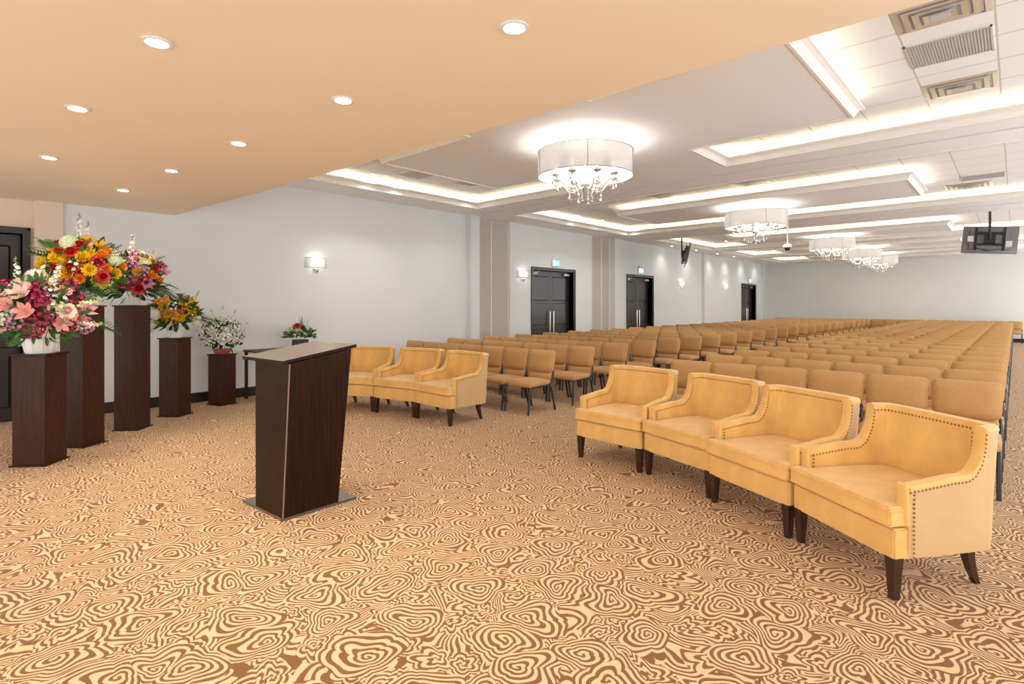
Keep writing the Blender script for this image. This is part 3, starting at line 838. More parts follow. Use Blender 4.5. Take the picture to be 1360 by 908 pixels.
def lily_mb():
    m = MB()
    for k in range(6): petal(m, 0.065, 0.026, 0.35 if k % 2 else 0.25, Rz(k*math.pi/3) @ Ry(-0.55), tip=0.08)
    for k in range(5): m.tube([(0, 0, 0), (0.014*math.cos(k*1.256), 0.014*math.sin(k*1.256), 0.04)], 0.0015, 4)
    return m
def hyd_mb():
    m = MB(); rr = random.Random(9); n = 75
    m.sphere((0, 0, 0.02), 0.036, 10, 8)
    for k in range(n):
        z = 1-1.55*(k+0.5)/n; ph = k*2.39996; q = math.sqrt(max(0, 1-z*z))
        d = Vector((q*math.cos(ph), q*math.sin(ph), z))
        Mq = T(Vector((0, 0, 0.02))+d*0.052) @ d.to_track_quat('Z', 'Y').to_matrix().to_4x4() @ Rz(rr.uniform(0, 3))
        for j in range(4): petal(m, 0.017, 0.014, 0.25, Mq @ Rz(j*math.pi/2), tip=0.6)
    return m
def cluster_mb(n=16, rad=0.045, s=0.016):
    m = MB(); rr = random.Random(n)
    for k in range(n):
        z = 1-1.3*(k+0.5)/n; ph = k*2.39996; q = math.sqrt(max(0, 1-z*z))
        d = Vector((q*math.cos(ph), q*math.sin(ph), z))
        Mq = T(d*rad*rr.uniform(0.75, 1.1)) @ d.to_track_quat('Z', 'Y').to_matrix().to_4x4() @ Rz(rr.uniform(0, 3))
        for j in range(5): petal(m, s, s*0.8, 0.4, Mq @ Rz(j*1.256) @ Ry(-0.3), tip=0.5)
        m.sphere((d*rad*0.85), s*0.3, 5, 4)
    return m
def spike_mb(L=0.26, n=18, s=0.038):
    m = MB(); rr = random.Random(2)
    m.tube([(0, 0, -0.05), (0, 0, L)], [0.004, 0.0015], 5, mi=1)
    for k in range(n):
        u = k/(n-1); sz = s*(1-0.75*u)
        a = k*2.4
        for j in range(4):
            petal(m, sz, sz*0.75, 0.5, T((0, 0, L*u)) @ Rz(a) @ Ry(-0.6) @ T((0.004, 0, 0)) @ Matrix.Rotation(j*math.pi/2, 4, 'X') @ Ry(-0.5), mi=0 if u < 0.82 else 1, tip=0.4)
    return m
BL = {'rose': rose_mb(), 'chrysanthemum': mum_mb(), 'lily': lily_mb(), 'hydrangea': hyd_mb(), 'carnation_cluster': cluster_mb(18, 0.045, 0.017),
      'small_blossoms': cluster_mb(10, 0.03, 0.013), 'gladiolus': spike_mb()}
BM = {}
def blossom(kind, colr):
    key = (kind, colr)
    if key not in BM: BM[key] = BL[kind].mesh(kind, [FL[colr], M_leafpale] if kind == 'gladiolus' else FL[colr], smooth='full')
    return BM[key]
def frond_mesh(L=0.34, w=0.11, n=15, matl=M_leaf, name='palm_frond'):
    m = MB(); 
    P = lambda u: Vector((L*u, 0, -0.16*L*u*u*2))
    m.tube([P(k/8) for k in range(9)], [0.004*(1-0.8*k/8) for k in range(9)], 5)
    for k in range(n):
        u = 0.18+0.8*k/(n-1); ww = w*math.sin(math.pi*(0.15+0.8*u))**0.6
        for s in (-1, 1):
            p = P(u); q = p+Vector((ww*0.55, s*ww, -0.012)); mid = (p+q)/2+Vector((0, 0, 0.008)); h = 0.0055
            dx = Vector((h, -s*h*0.5, 0))
            m.add([p-dx*0.5, p+dx*0.5, mid+dx, mid-dx, q], [(0,1,2,3), (3,2,4)])
    return m.mesh(name, matl)
def foliage_mb(rad, n, seed, lw=0.05, ll=0.12, zlow=-0.9):
    m = MB(); rr = random.Random(seed)
    for k in range(n):
        z = rr.uniform(zlow, 1.0); ph = rr.uniform(0, 6.283); q = math.sqrt(max(0.0, 1-z*z))
        d = Vector((q*math.cos(ph)*rad[0], q*math.sin(ph)*rad[1], z*rad[2]))
        nd = Vector((q*math.cos(ph), q*math.sin(ph), z*0.7+0.15)).normalized()
        f = rr.uniform(0.45, 0.95)
        X = nd; Yv = X.cross(Vector((rr.uniform(-1, 1), rr.uniform(-1, 1), rr.uniform(-1, 1)))).normalized(); Z = X.cross(Yv)
        Mr = Matrix((( X.x, Yv.x, Z.x, d.x*f), (X.y, Yv.y, Z.y, d.y*f), (X.z, Yv.z, Z.z, d.z*f), (0, 0, 0, 1)))
        petal(m, ll*rr.uniform(0.7, 1.2), lw*rr.uniform(0.6, 1.1), rr.uniform(-0.5, 0.3), Mr, tip=0.1)
    return m
FR = frond_mesh(); FRD = frond_mesh(0.30, 0.09, 13, M_leafdark); FRP = frond_mesh(0.36, 0.09, 12, M_leafpale)
def pot(mb, r0, r1, h, flutes=0):
    n = 24
    prof = [(0.0005, 0), (r0, 0), (r1, h), (r1+0.006, h), (r1+0.006, h+0.008), (r1-0.006, h+0.008), (r1-0.010, h-0.02), (0.0005, h-0.02)]
    vs = []; 
    mb.lathe(prof, n)
    if flutes:
        for k in range(flutes):
            a = 2*math.pi*k/flutes
            mb.tube([(r0*math.cos(a), r0*math.sin(a), 0.003), (r1*math.cos(a), r1*math.sin(a), h)], [0.008, 0.011], 6)
def arrangement(base, label, potdef, rad, cz, blooms, spikes, fronds, seed, nfol, folmat=M_leaf, face=None, fol=(0.05, 0.12), off=(0, 0)):
    t = thing('flower_arrangement', label, 'flower arrangement', base, 0, 'flower arrangements on stands')
    rr = random.Random(seed)
    if potdef:
        m = MB(); pot(m, *potdef[:4]); m.build('pot', potdef[4], t, smooth=True)
    C = Vector((off[0], off[1], cz))
    fo = foliage_mb(rad, int(nfol*1.6), seed, *fol); o = fo.build('foliage', folmat, t, smooth='full'); o.location = C
    st = MB()
    for k in range(7):
        a = rr.uniform(0, 6.28); st.tube([(0.02*math.cos(a), 0.02*math.sin(a), (potdef[2]-0.03) if potdef else 0), tuple(C+Vector((0.4*rad[0]*math.cos(a), 0.4*rad[1]*math.sin(a), 0.3*rad[2])))], 0.003, 5)
    st.build('stems', M_leafdark, t)
    tot = sum(b[2] for b in blooms); lst = []
    for (kd, cl_, n, s) in blooms: lst += [(kd, cl_, s)]*int(round(n*1.3))
    rr.shuffle(lst)
    big = [b for b in lst]; n = len(big)
    face = Vector(face) if face else Vector((0.75, -0.62, 0.25))
    for k, (kd, cl_, s) in enumerate(big):
        z = 1-1.5*(k+0.5)/n; ph = k*2.39996+seed; q = math.sqrt(max(0, 1-z*z))
        d = Vector((q*math.cos(ph), q*math.sin(ph), z))
        if d.dot(face) < -0.25 and rr.random() < 0.8:      # keep the back sparse
            d = Vector((-d.x, -d.y, d.z)); 
            d.rotate(Matrix.Rotation(rr.uniform(-0.5, 0.5), 3, 'Z'))
        f = rr.uniform(0.82, 1.06)
        p = C+Vector((d.x*rad[0], d.y*rad[1], d.z*rad[2]))*f
        nd = (d+Vector((0.25, -0.2, 0.3))).normalized()
        e = nd.to_track_quat('Z', 'Y').to_euler()
        inst(kd, blossom(kd, cl_), t, p, e, s*1.3*rr.uniform(0.85, 1.15))
    for (dx, dy, dz, lean, az, cl_, s) in spikes:
        e = Vector((math.cos(az)*math.sin(lean), math.sin(az)*math.sin(lean), math.cos(lean))).to_track_quat('Z', 'Y').to_euler()
        inst('gladiolus', blossom('gladiolus', cl_), t, C+Vector((dx, dy, dz)), e, s)
    for (az, el, r0, me, s) in fronds:
        o = inst('palm_frond', me, t, C+Vector((math.cos(az)*r0*rad[0], math.sin(az)*r0*rad[1], -0.1*rad[2]+math.sin(el)*0.1)), (0, 0, 0), s)
        o.rotation_euler = (Rz(az) @ Ry(-el) @ Matrix.Rotation(rr.uniform(-0.5, 0.5), 4, 'X')).to_euler()
    return t
rx, ry = math.cos(YAW), math.sin(YAW)      # direction across the photo
AZR = math.atan2(ry, rx)
def fr(n, el0, el1, mes, s, r0=0.35, seed=1):
    q = random.Random(seed); return [(q.uniform(0, 6.283), q.uniform(el0, el1), r0, q.choice(mes), s*q.uniform(0.8, 1.15)) for _ in range(n)]
def at(u, w=0.0): return (rx*u - ry*0*w, ry*u)   # metres across the photo
def sp(u, z, lean, right, c, s): x, y = at(u); return (x, y, z, lean, AZR if right else AZR+math.pi, c, s)

arrangement((PC[0][0], PC[0][1], PC[0][2]), 'large pink and magenta flower arrangement in white pot on the front left pedestal', (0.10, 0.125, 0.12, 10, M_pot), (0.36, 0.33, 0.29), 0.36,
    [('lily', 'pink', 5, 1.3), ('lily', 'pale', 4, 1.3), ('carnation_cluster', 'magenta', 12, 1.15), ('rose', 'pale', 7, 1.25), ('rose', 'pink', 4, 1.2), ('small_blossoms', 'white', 8, 1.2),
     ('hydrangea', 'pale', 2, 1.1), ('carnation_cluster', 'lilac', 4, 1.0), ('rose', 'coral', 3, 1.2), ('small_blossoms', 'lime', 5, 1.2)],
    [sp(-0.18, 0.20, 0.15, False, 'white', 1.1), sp(-0.02, 0.22, 0.25, True, 'cream', 1.0), sp(0.1, 0.22, 0.35, True, 'white', 1.0), sp(0.30, 0.05, 1.35, True, 'cream', 1.1), sp(0.30, -0.12, 1.5, True, 'pale', 1.1), sp(0.28, 0.0, 1.2, True, 'lilac', 1.0)],
    fr(10, 0.5, 1.25, [FR, FRD, FRP], 1.05, seed=2) + fr(9, -0.35, 0.1, [FR, FR, FRD], 1.1, 0.5, 3), 11, 190)
arrangement((PC[1][0], PC[1][1], PC[1][2]), 'large red and yellow flower arrangement in white pot on a tall pedestal', (0.075, 0.095, 0.14, 9, M_pot), (0.35, 0.31, 0.27), 0.35,
    [('rose', 'red', 15, 1.35), ('chrysanthemum', 'yellow', 13, 1.35), ('chrysanthemum', 'orange', 6, 1.1), ('hydrangea', 'lime', 3, 0.95), ('lily', 'yellow', 5, 1.1), ('small_blossoms', 'white', 6, 1.1), ('rose', 'orange', 4, 1.1)],
    [sp(-0.05, 0.24, 0.05, True, 'white', 1.25), sp(-0.02, 0.18, 0.12, False, 'white', 1.2), sp(0.0, 0.2, 0.2, True, 'white', 1.1), sp(-0.3, 0.1, 1.0, False, 'white', 1.0)],
    fr(9, 0.5, 1.1, [FRD, FRD, FR], 1.0, seed=5) + fr(8, -0.3, 0.1, [FR, FRD, FRP], 1.05, 0.5, 6) + [(AZR+math.pi-0.2, 0.55, 0.4, FRD, 1.2), (AZR+math.pi+0.2, 0.75, 0.3, FRD, 1.2), (AZR+math.pi, 0.3, 0.4, FRD, 1.2)], 23, 190)
arrangement((PC[2][0], PC[2][1], PC[2][2]), 'lilac, yellow and red flower arrangement on the second tall pedestal', (0.08, 0.10, 0.08, 9, M_pot), (0.31, 0.29, 0.25), 0.29,
    [('rose', 'red', 6, 1.25), ('chrysanthemum', 'yellow', 8, 1.1), ('lily', 'lilac', 8, 1.1), ('carnation_cluster', 'magenta', 7, 1.0), ('rose', 'pink', 6, 1.15), ('carnation_cluster', 'cream', 4, 1.1), ('chrysanthemum', 'orange', 4, 1.0),
     ('hydrangea', 'cream', 2, 0.95), ('carnation_cluster', 'lilac', 6, 1.0)],
    [sp(-0.02, 0.20, 0.08, True, 'cream', 1.15), sp(-0.14, 0.14, 0.2, False, 'cream', 0.9), sp(0.18, 0.13, 0.3, True, 'yellow', 0.8), sp(-0.2, 0.16, 0.1, False, 'white', 0.8)],
    fr(8, 0.6, 1.2, [FRD, FRP], 0.95, seed=8) + fr(10, -0.35, 0.05, [FRD, FR], 1.05, 0.5, 9), 31, 180, M_leafdark)
arrangement((PC[3][0], PC[3][1], PC[3][2]), 'yellow flower arrangement in white pot on the medium pedestal', (0.065, 0.09, 0.13, 8, M_pot), (0.25, 0.23, 0.20), 0.30,
    [('chrysanthemum', 'yellow', 17, 1.0), ('chrysanthemum', 'orange', 6, 1.0), ('rose', 'coral', 4, 1.15), ('hydrangea', 'white', 2, 0.9), ('lily', 'yellow', 5, 1.0), ('small_blossoms', 'yellow', 8, 1.1), ('small_blossoms', 'white', 4, 1.1)],
    [sp(-0.05, 0.18, 0.1, False, 'white', 0.8), sp(0.2, 0.1, 0.5, True, 'yellow', 0.8)],
    fr(7, 0.6, 1.2, [FRD], 0.8, seed=12) + fr(9, -0.3, 0.1, [FRD, FR], 0.85, 0.5, 13), 41, 150, M_leafdark)
arrangement((PC[4][0], PC[4][1], PC[4][2]), 'white flower arrangement in red brown bowl on the short pedestal', (0.09, 0.12, 0.06, 0, M_terra), (0.27, 0.25, 0.22), 0.26,
    [('small_blossoms', 'white', 34, 1.15), ('rose', 'white', 6, 0.9), ('carnation_cluster', 'white', 9, 0.9), ('small_blossoms', 'lime', 6, 1.0)],
    [sp(-0.10, 0.14, 0.25, False, 'lime', 0.9), sp(0.0, 0.17, 0.05, True, 'white', 0.9), sp(0.12, 0.14, 0.3, True, 'white', 0.85), sp(0.2, 0.05, 0.9, True, 'white', 0.8), sp(-0.2, 0.05, 0.9, False, 'white', 0.8)],
    fr(6, 0.8, 1.3, [FRD], 0.7, seed=15), 51, 210, M_leafdark, fol=(0.045, 0.08))
# planter on the low table
t = thing('potted_plant', 'small green plant with one red rose in a black pot behind the lectern', 'potted plant', (-8.2, 4.05, 0.725))
m = MB(); m.rbox(-0.08, 0.08, -0.10, 0.10, 0, 0.13, 0.006, 1); m.build('pot', M_black, t)
fo = foliage_mb((0.20, 0.24, 0.13), 150, 77, 0.04, 0.07, -0.2); o = fo.build('foliage', M_leaf, t, smooth='full'); o.location = (0, 0, 0.18)
inst('rose', blossom('rose', 'red'), t, (0.10, -0.10, 0.33), (0, 0.5, -0.5), 1.7)
rr = random.Random(4)
for k in range(26):
    a = rr.uniform(0, 6.28); q = rr.uniform(0.3, 1)
    inst('small_blossoms', blossom('small_blossoms', 'lime' if k % 3 else 'white'), t, (0.19*q*math.cos(a), 0.23*q*math.sin(a), 0.20+0.12*math.sqrt(1-q*q)+0.02), (0, 0, a), 0.8)
m = MB()
for k in range(14):
    a = rr.uniform(0, 6.28); e = rr.uniform(0.9, 1.45); L = rr.uniform(0.25, 0.36)
    d = Vector((math.cos(a)*math.cos(e), math.sin(a)*math.cos(e), math.sin(e)))
    n_ = Vector((-math.sin(a), math.cos(a), 0))*0.005
    p = Vector((0, 0.02, 0.22)); m.add([p-n_, p+n_, p+d*L*0.6+n_*0.8, p+d*L*0.6-n_*0.8, p+d*L+Vector((0, 0, -0.01))], [(0,1,2,3), (3,2,4)])
m.build('grass_blades', M_leafdark, t)

# ------------------------------------------------------------------ gold armchairs
def armchair():
    t = empty('armchair')
    W = 0.36; 
    # plan of the shell centre line, right side then mirrored
    half = [(0.325, 0.085), (0.326, 0.16), (0.326, 0.24), (0.325, 0.32), (0.324, 0.38), (0.323, 0.42), (0.323, 0.44), (0.322, 0.46), (0.322, 0.48), (0.321, 0.50), (0.320, 0.52), (0.319, 0.54), (0.314, 0.562), (0.300, 0.582), (0.272, 0.594), (0.20, 0.600), (0.12, 0.603), (0.06, 0.605)]
    # densify
    def dens(pts, k=4):
        out = []
        for i in range(len(pts)-1):
            for j in range(k):
                u = j/k; out.append((pts[i][0]*(1-u)+pts[i+1][0]*u, pts[i][1]*(1-u)+pts[i+1][1]*u))
        out.append(pts[-1]); return out
    path = dens(half, 3) + [(0.0, 0.605)]
    path = path + [(-x, y) for x, y in path[-2::-1]]
    th = 0.027
    def top(x, y):
        a = 0.55 + 0.03*min(1, (y-0.085)/0.25)
        u = min(1, max(0, (y-0.375)/0.145)); s = 1-(max(0.0, 1-u**2.6))**0.55
        b = a + (0.805-a)*s
        return b
    n = len(path); rings = []
    for i, (x, y) in enumerate(path):
        p0 = Vector(path[max(i-1, 0)]); p1 = Vector(path[min(i+1, n-1)])
        d = (p1-p0).normalized(); out = Vector((d.y, -d.x))     # right of travel = outward
        h = top(x, y)
        # lean the back outwards with height
        def P(o, z):
            back = max(0, (y-0.53)/0.06)
            f = max(0, (z-0.42)/0.4)*0.035*min(1, back)
            return (x+out.x*o, y+out.y*o+f, z)
        flare = 0.012
        ring = [P(th-0.006, 0.20), P(th, 0.28), P(th+0.004, 0.42), P(th+flare*0.6, h-0.05), P(th+flare, h-0.022), P(th*0.75+flare, h-0.006), P(flare*0.6, h), P(-th*0.75, h-0.006), P(-th, h-0.022),
                P(-th, h-0.06), P(-th+0.002, 0.42), P(-th, 0.25)]
        rings.append(ring)
    k = len(rings[0])
    m = MB(); vs = [p for r_ in rings for p in r_]; fs = []
    mi = []
    for i in range(n-1):
        for j in range(k):
            fs.append((i*k+j, i*k+(j+1) % k, (i+1)*k+(j+1) % k, (i+1)*k+j))
    m.add(vs, fs); 
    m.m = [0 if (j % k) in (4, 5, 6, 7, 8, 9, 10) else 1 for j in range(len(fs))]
    f0 = tuple(range(k)); f1 = tuple(range((n-1)*k, n*k))[::-1]
    m.f += [f0, f1]; m.m += [0, 0]
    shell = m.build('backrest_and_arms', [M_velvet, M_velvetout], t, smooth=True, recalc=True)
    # seat base (apron)
    m = MB(); ap = [(-0.345, 0.010), (0.345, 0.010), (0.345, 0.10), (0.30, 0.14), (0.29, 0.50), (0.24, 0.59), (-0.24, 0.59), (-0.29, 0.50), (-0.30, 0.14), (-0.345, 0.10)]
    bm = bmesh.new(); 
    vb = [bm.verts.new((x, y, 0.195)) for x, y in ap]; vt = [bm.verts.new((x, y, 0.343)) for x, y in ap]
    bm.faces.new(vb[::-1]); bm.faces.new(vt)
    for i in range(len(ap)): bm.faces.new((vb[i], vb[(i+1) % len(ap)], vt[(i+1) % len(ap)], vt[i]))
    bmesh.ops.bevel(bm, geom=bm.edges[:], offset=0.008, segments=2, affect='EDGES')
    m.addbm(bm); bm.free(); m.build('seat_base', M_velvet, t, smooth=True)
    # T cushion
    cp = [(-0.345, -0.012), (0.345, -0.012), (0.345, 0.078), (0.290, 0.082), (0.288, 0.44), (0.27, 0.54), (0.20, 0.575), (-0.20, 0.575), (-0.27, 0.54), (-0.288, 0.44), (-0.290, 0.082), (-0.345, 0.078)]
    m = MB(); bm = bmesh.new()
    vb = [bm.verts.new((x, y, 0.356)) for x, y in cp]; vt = [bm.verts.new((x, y, 0.432)) for x, y in cp]
    bm.faces.new(vb[::-1]); ftop = bm.faces.new(vt)
    for i in range(len(cp)): bm.faces.new((vb[i], vb[(i+1) % len(cp)], vt[(i+1) % len(cp)], vt[i]))
    r = bmesh.ops.inset_region(bm, faces=[ftop], thickness=0.045, depth=0.0)
    for v in ftop.verts: v.co.z += 0.014
    bmesh.ops.bevel(bm, geom=[e for e in bm.edges if e.is_boundary or len(e.link_faces) == 2 and e.calc_face_angle(0) > 0.6], offset=0.007, segments=2, affect='EDGES')
    m.addbm(bm); bm.free(); m.build('seat_cushion', M_velvet, t, smooth=True)
    m = MB()
    for z in (0.429, 0.360):
        m.tube([(x*1.004, y - (0.002 if y < 0 else 0), z) for x, y in cp + [cp[0]]], 0.0036, 6, cap=False)
    m.build('piping', M_velvet, t, smooth=True)
    # arm fronts
    for s in (-1, 1):
        m = MB(); m.rbox(s*0.325-0.031, s*0.325+0.033, 0.066, 0.092, 0.352, 0.553, 0.012, 3); m.build('arm_front', M_velvet, t, smooth=True)
    # nailheads
    m = MB(); sp_ = 0.021
    def dome(p, nrm):
        Mq = T(p) @ Vector(nrm).to_track_quat('Z', 'Y').to_matrix().to_4x4()
        m.lathe([(0.0062, 0), (0.0052, 0.0026), (0.0025, 0.0042), (0.0002, 0.0046)], 7, M=Mq)
    def along(pts, nrms):
        acc = 0; last = Vector(pts[0]); dome(last, nrms[0])
        for i in range(1, len(pts)):
            p = Vector(pts[i]); seg = (p-Vector(pts[i-1])).length; q0 = Vector(pts[i-1]); d = 0
            while acc + (seg-d) >= sp_:
                st = sp_-acc; d += st; dome(q0+(p-q0)*(d/seg), nrms[i]); acc = 0
            acc += seg-d
    inn = []; inr = []; oun = []; onr = []
    for i, (x, y) in enumerate(path):
        p0 = Vector(path[max(i-1, 0)]); p1 = Vector(path[min(i+1, n-1)]); d = (p1-p0).normalized(); out = Vector((d.y, -d.x))
        r_ = rings[i]; a = Vector(r_[8]); b = Vector(r_[9]); inn.append(a*0.55+b*0.45+Vector((-out.x, -out.y, 0))*0.0); inr.append((-out.x, -out.y, 0.05))
        a = Vector(r_[4]); b = Vector(r_[3]); oun.append(a*0.6+b*0.4); onr.append((out.x, out.y, 0.05))
    def done():
        nonlocal m
        m.build('nailhead_trim', M_brass, t, smooth=True); m = MB()
    along(inn, inr); done()
    sidelen = next(i for i, (x, y) in enumerate(path) if y > 0.50)
    along(oun[:sidelen+3], onr[:sidelen+3]); done(); along(oun[::-1][:sidelen+3], onr[::-1][:sidelen+3]); done()
    for s in (-1, 1):
        xo = s*(0.325+0.0335); xi = s*(0.325-0.0315)
        along([(xo, 0.105, 0.21), (xo+s*0.003, 0.105, 0.53)], [(s, 0, 0)]*2); done()
        along([(xi, 0.105, 0.45), (xi, 0.105, 0.53)], [(-s, 0, 0)]*2); done()
    # legs
    for s in (-1, 1):
        m = MB(); x = s*0.315
        m.hexa([(x-0.016, 0.022, 0), (x+0.016, 0.022, 0), (x+0.016, 0.054, 0), (x-0.016, 0.054, 0)], [(x-0.027, 0.012, 0.2), (x+0.027, 0.012, 0.2), (x+0.027, 0.066, 0.2), (x-0.027, 0.066, 0.2)])
        m.build('leg', M_leg, t)
        m = MB(); pr = [(0.0, 0.575, 0.013), (0.07, 0.545, 0.017), (0.14, 0.525, 0.021), (0.21, 0.518, 0.025)]
        vs = []; x = s*0.26
        for z, y, w in pr: vs += [(x-w, y-w, z), (x+w, y-w, z), (x+w, y+w, z), (x-w, y+w, z)]
        fs = [(3, 2, 1, 0), (12, 13, 14, 15)]
        for i in range(3): fs += [(i*4+j, i*4+(j+1) % 4, i*4+4+(j+1) % 4, i*4+4+j) for j in range(4)]
        m.add(vs, fs); m.build('leg', M_leg, t)
    return t
ac0 = armchair(); reg()
ACS = [((-2.625, 4.108), -4.3, 'gold velvet armchair at the left end of the right hand row of four', 'gold velvet armchairs in the right front row'),
       ((-1.93, 3.988), -19.0, 'gold velvet armchair second from the left in the row of four', 'gold velvet armchairs in the right front row'),
       ((-1.289, 3.687), -26.5, 'gold velvet armchair third from the left in the row of four', 'gold velvet armchairs in the right front row'),
       ((-0.68, 3.337), -36.9, 'largest, nearest gold velvet armchair at the right end of the row of four', 'gold velvet armchairs in the right front row'),
       ((-5.10, 4.162), -1.5, 'gold velvet armchair at the right end of the row beside the lectern', 'gold velvet armchairs in the left front row'),
       ((-5.787, 4.107), 12.0, 'middle gold velvet armchair of the three beside the lectern', 'gold velvet armchairs in the left front row'),
       ((-6.47, 3.90), 27.0, 'gold velvet armchair partly hidden behind the lectern', 'gold velvet armchairs in the left front row')]
for i, ((mx, my), a, lab, g) in enumerate(ACS):
    o = ac0 if i == 0 else copy_tree(ac0)
    a = math.radians(a)
    # legs' midpoint sits 0.038 behind the chair's front edge
    o.location = (mx + math.sin(a)*0.038, my - math.cos(a)*0.038, 0); o.rotation_euler = (0, 0, a)
    tag(o, lab, 'armchair', g)

# ------------------------------------------------------------------ tan stacking chairs
def crowned(w0, w1, z0, z1, y0, y1, th, bulge, M=None, wing=0.0):
    # padded panel, front face bulging to -Y; width w0 at the bottom, w1 at the top
    m = MB(); nx, nz = 8, 6; vs = []; fs = []
    def edge(u): return 1-abs(u)**6
    for side in (0, 1):
        for j in range(nz+1):
            v = -1+2*j/nz
            for i in range(nx+1):
                u = -1+2*i/nx
                w = (w0+(w1-w0)*(v+1)/2)/2
                # rounded outline
                uu, vv = u, v
                k = max(abs(u), abs(v))
                if abs(u) > 0.99 and abs(v) > 0.99: uu, vv = u*0.93, v*0.93
                x = uu*w; z = (z0+z1)/2+vv*(z1-z0)/2
                yc = y0+(y1-y0)*(vv+1)/2
                e = (1-abs(u)**5)*(1-abs(v)**5)
                y = yc - th/2*(0.35+0.65*e) - bulge*(1-u*u) - wing*abs(u)**3 if side == 0 else yc + th/2*(0.35+0.65*e) - wing*abs(u)**3
                vs.append((x, y, z))
    o = (nx+1)*(nz+1)
    for j in range(nz):
        for i in range(nx):
            a = j*(nx+1)+i
            fs.append((a, a+1, a+nx+2, a+nx+1)); fs.append((o+a, o+a+nx+1, o+a+nx+2, o+a+1))
    def rim(seq):
        for a, b in zip(seq[:-1], seq[1:]): fs.append((a, o+a, o+b, b))
    rim([i for i in range(nx+1)]); rim([nx+(nx+1)*j for j in range(nz+1)])
    rim([(nx+1)*nz+i for i in range(nx, -1, -1)]); rim([(nx+1)*j for j in range(nz, -1, -1)])
    m.add(vs, fs, 0, M); return m
def seat_mb():
    m = MB(); nx, ny = 8, 8; vs = []; fs = []
    for side in (0, 1):
        for j in range(ny+1):
            v = -1+2*j/ny
            for i in range(nx+1):
                u = -1+2*i/nx; uu, vv = u, v
                if abs(u) > .99 and abs(v) > .99: uu, vv = u*.94, v*.94
                w = 0.222-0.012*(v+1)/2
                x = uu*w; y = -0.02+vv*0.225
                e = (1-abs(u)**6)*(1-abs(v)**6)
                zt = 0.375 + 0.048*(0.5+0.5*e) - 0.012*max(0, -v)**3*1.0
                zb = 0.372 - 0.034*(0.6+0.4*e) - 0.01*max(0, -v)**2
                vs.append((x, y, zt if side == 0 else zb))
    o = (nx+1)*(ny+1)
    for j in range(ny):
        for i in range(nx):
            a = j*(nx+1)+i
            fs.append((a, a+1, a+nx+2, a+nx+1)); fs.append((o+a, o+a+nx+1, o+a+nx+2, o+a+1))
    def rim(seq):
        for a, b in zip(seq[:-1], seq[1:]): fs.append((a, o+a, o+b, b))
    rim([i for i in range(nx+1)]); rim([nx+(nx+1)*j for j in range(ny+1)])
    rim([(nx+1)*ny+i for i in range(nx, -1, -1)]); rim([(nx+1)*j for j in range(ny, -1, -1)])
    m.add(vs, fs); return m
Sx = 0.205
def leg_front(s):
    m = MB(); m.tube([(s*Sx, -0.265, 0), (s*Sx, -0.245, 0.25), (s*Sx, -0.235, 0.31), (s*Sx, -0.205, 0.345), (s*Sx, -0.14, 0.345)], 0.015, 6); return m
def leg_rear(s):
    m = MB(); m.tube([(s*Sx, 0.27, 0), (s*Sx, 0.205, 0.24), (s*Sx, 0.18, 0.31), (s*Sx, 0.14, 0.345), (s*Sx, 0.05, 0.345)], 0.015, 6); return m
def frame_mb():
    m = MB()
    for s in (-1, 1):
        m.tube([(s*Sx, -0.16, 0.350), (s*Sx, 0.12, 0.345), (s*(Sx+0.004), 0.185, 0.37), (s*(Sx+0.006), 0.215, 0.43), (s*(Sx+0.002), 0.228, 0.50), (s*(Sx-0.025), 0.245, 0.56), (s*(Sx-0.04), 0.262, 0.66)], 0.013, 6)
    m.tube([(-Sx, -0.12, 0.340), (Sx, -0.12, 0.340)], 0.009, 5); m.tube([(-Sx, 0.10, 0.340), (Sx, 0.10, 0.340)], 0.009, 5)
    return m
upper = crowned(0.43, 0.456, 0.495, 0.785, 0.20, 0.255, 0.085, 0.008, wing=-0.0)
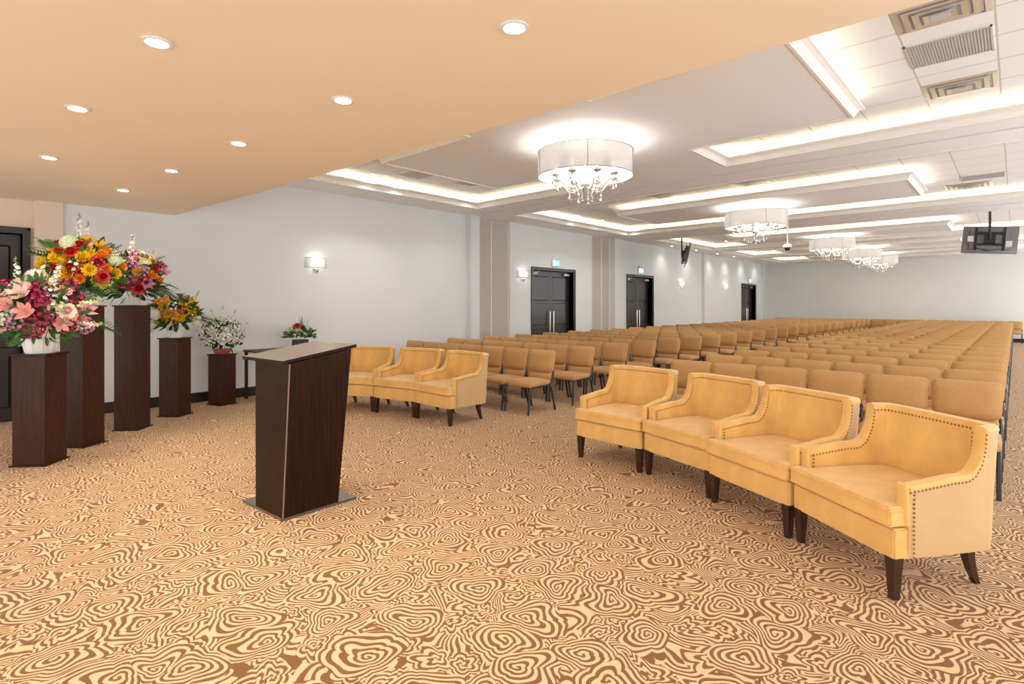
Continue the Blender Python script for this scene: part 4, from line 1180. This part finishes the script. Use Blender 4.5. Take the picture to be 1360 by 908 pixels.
lower = crowned(0.39, 0.405, 0.395, 0.492, 0.19, 0.20, 0.06, 0.004)
me_seat = seat_mb().mesh('seat', M_fabric, smooth='full', recalc=True)
me_up = upper.mesh('backrest', M_fabric, smooth='full', recalc=True)
me_lo = lower.mesh('lower_backrest', M_fabric, smooth='full', recalc=True)
me_fr = frame_mb().mesh('frame', M_frame, smooth=True)
me_lf = [leg_front(s).mesh('leg', M_frame, smooth=True) for s in (-1, 1)]
me_lr = [leg_rear(s).mesh('leg', M_frame, smooth=True) for s in (-1, 1)]
fullc = MB()
for mb_, mi in ((seat_mb(), 0), (upper, 0), (lower, 0), (frame_mb(), 1), (leg_front(-1), 1), (leg_front(1), 1), (leg_rear(-1), 1), (leg_rear(1), 1)):
    fullc.add(mb_.v, mb_.f, mi)
me_full = fullc.mesh('stacking_chair', [M_fabric, M_frame], smooth='full', recalc=True)
RC = random.Random(5)
def chair(x, y, row, label, group, parts):
    rz = RC.uniform(-0.012, 0.012)
    if parts:
        t = thing('stacking_chair', label, 'chair', (x, y, 0), rz, group)
        inst('seat', me_seat, t); inst('backrest', me_up, t); inst('lower_backrest', me_lo, t); inst('frame', me_fr, t)
        for k in (0, 1): inst('leg', me_lf[k], t); inst('leg', me_lr[k], t)
    else:
        t = inst('stacking_chair', me_full, None, (x, y, 0), (0, 0, rz)); tag(t, label, 'chair', group)
PITCH = 0.463
for r in range(23):
    y = 5.745+0.92*r-0.26
    for c in range(6):
        x = -0.295-PITCH*c + 0.004*r*0
        chair(x, y, r, 'tan padded stacking chair, %s row of right block, %s seat from the right end' % (words[r], words[c]), 'tan stacking chairs in the right block', r < 8)
    for c in range(7):
        x = -4.72-PITCH*c
        chair(x, y, r, 'tan padded stacking chair, %s row of left block, %s seat from the centre aisle' % (words[r], words[c]), 'tan stacking chairs in the left block', r < 8)
for c in range(18):
    chair(-0.05-0.468*c, 26.75, 30, 'tan padded stacking chair against the back wall, %s from the right end' % words[c], 'tan stacking chairs along the back wall', False)
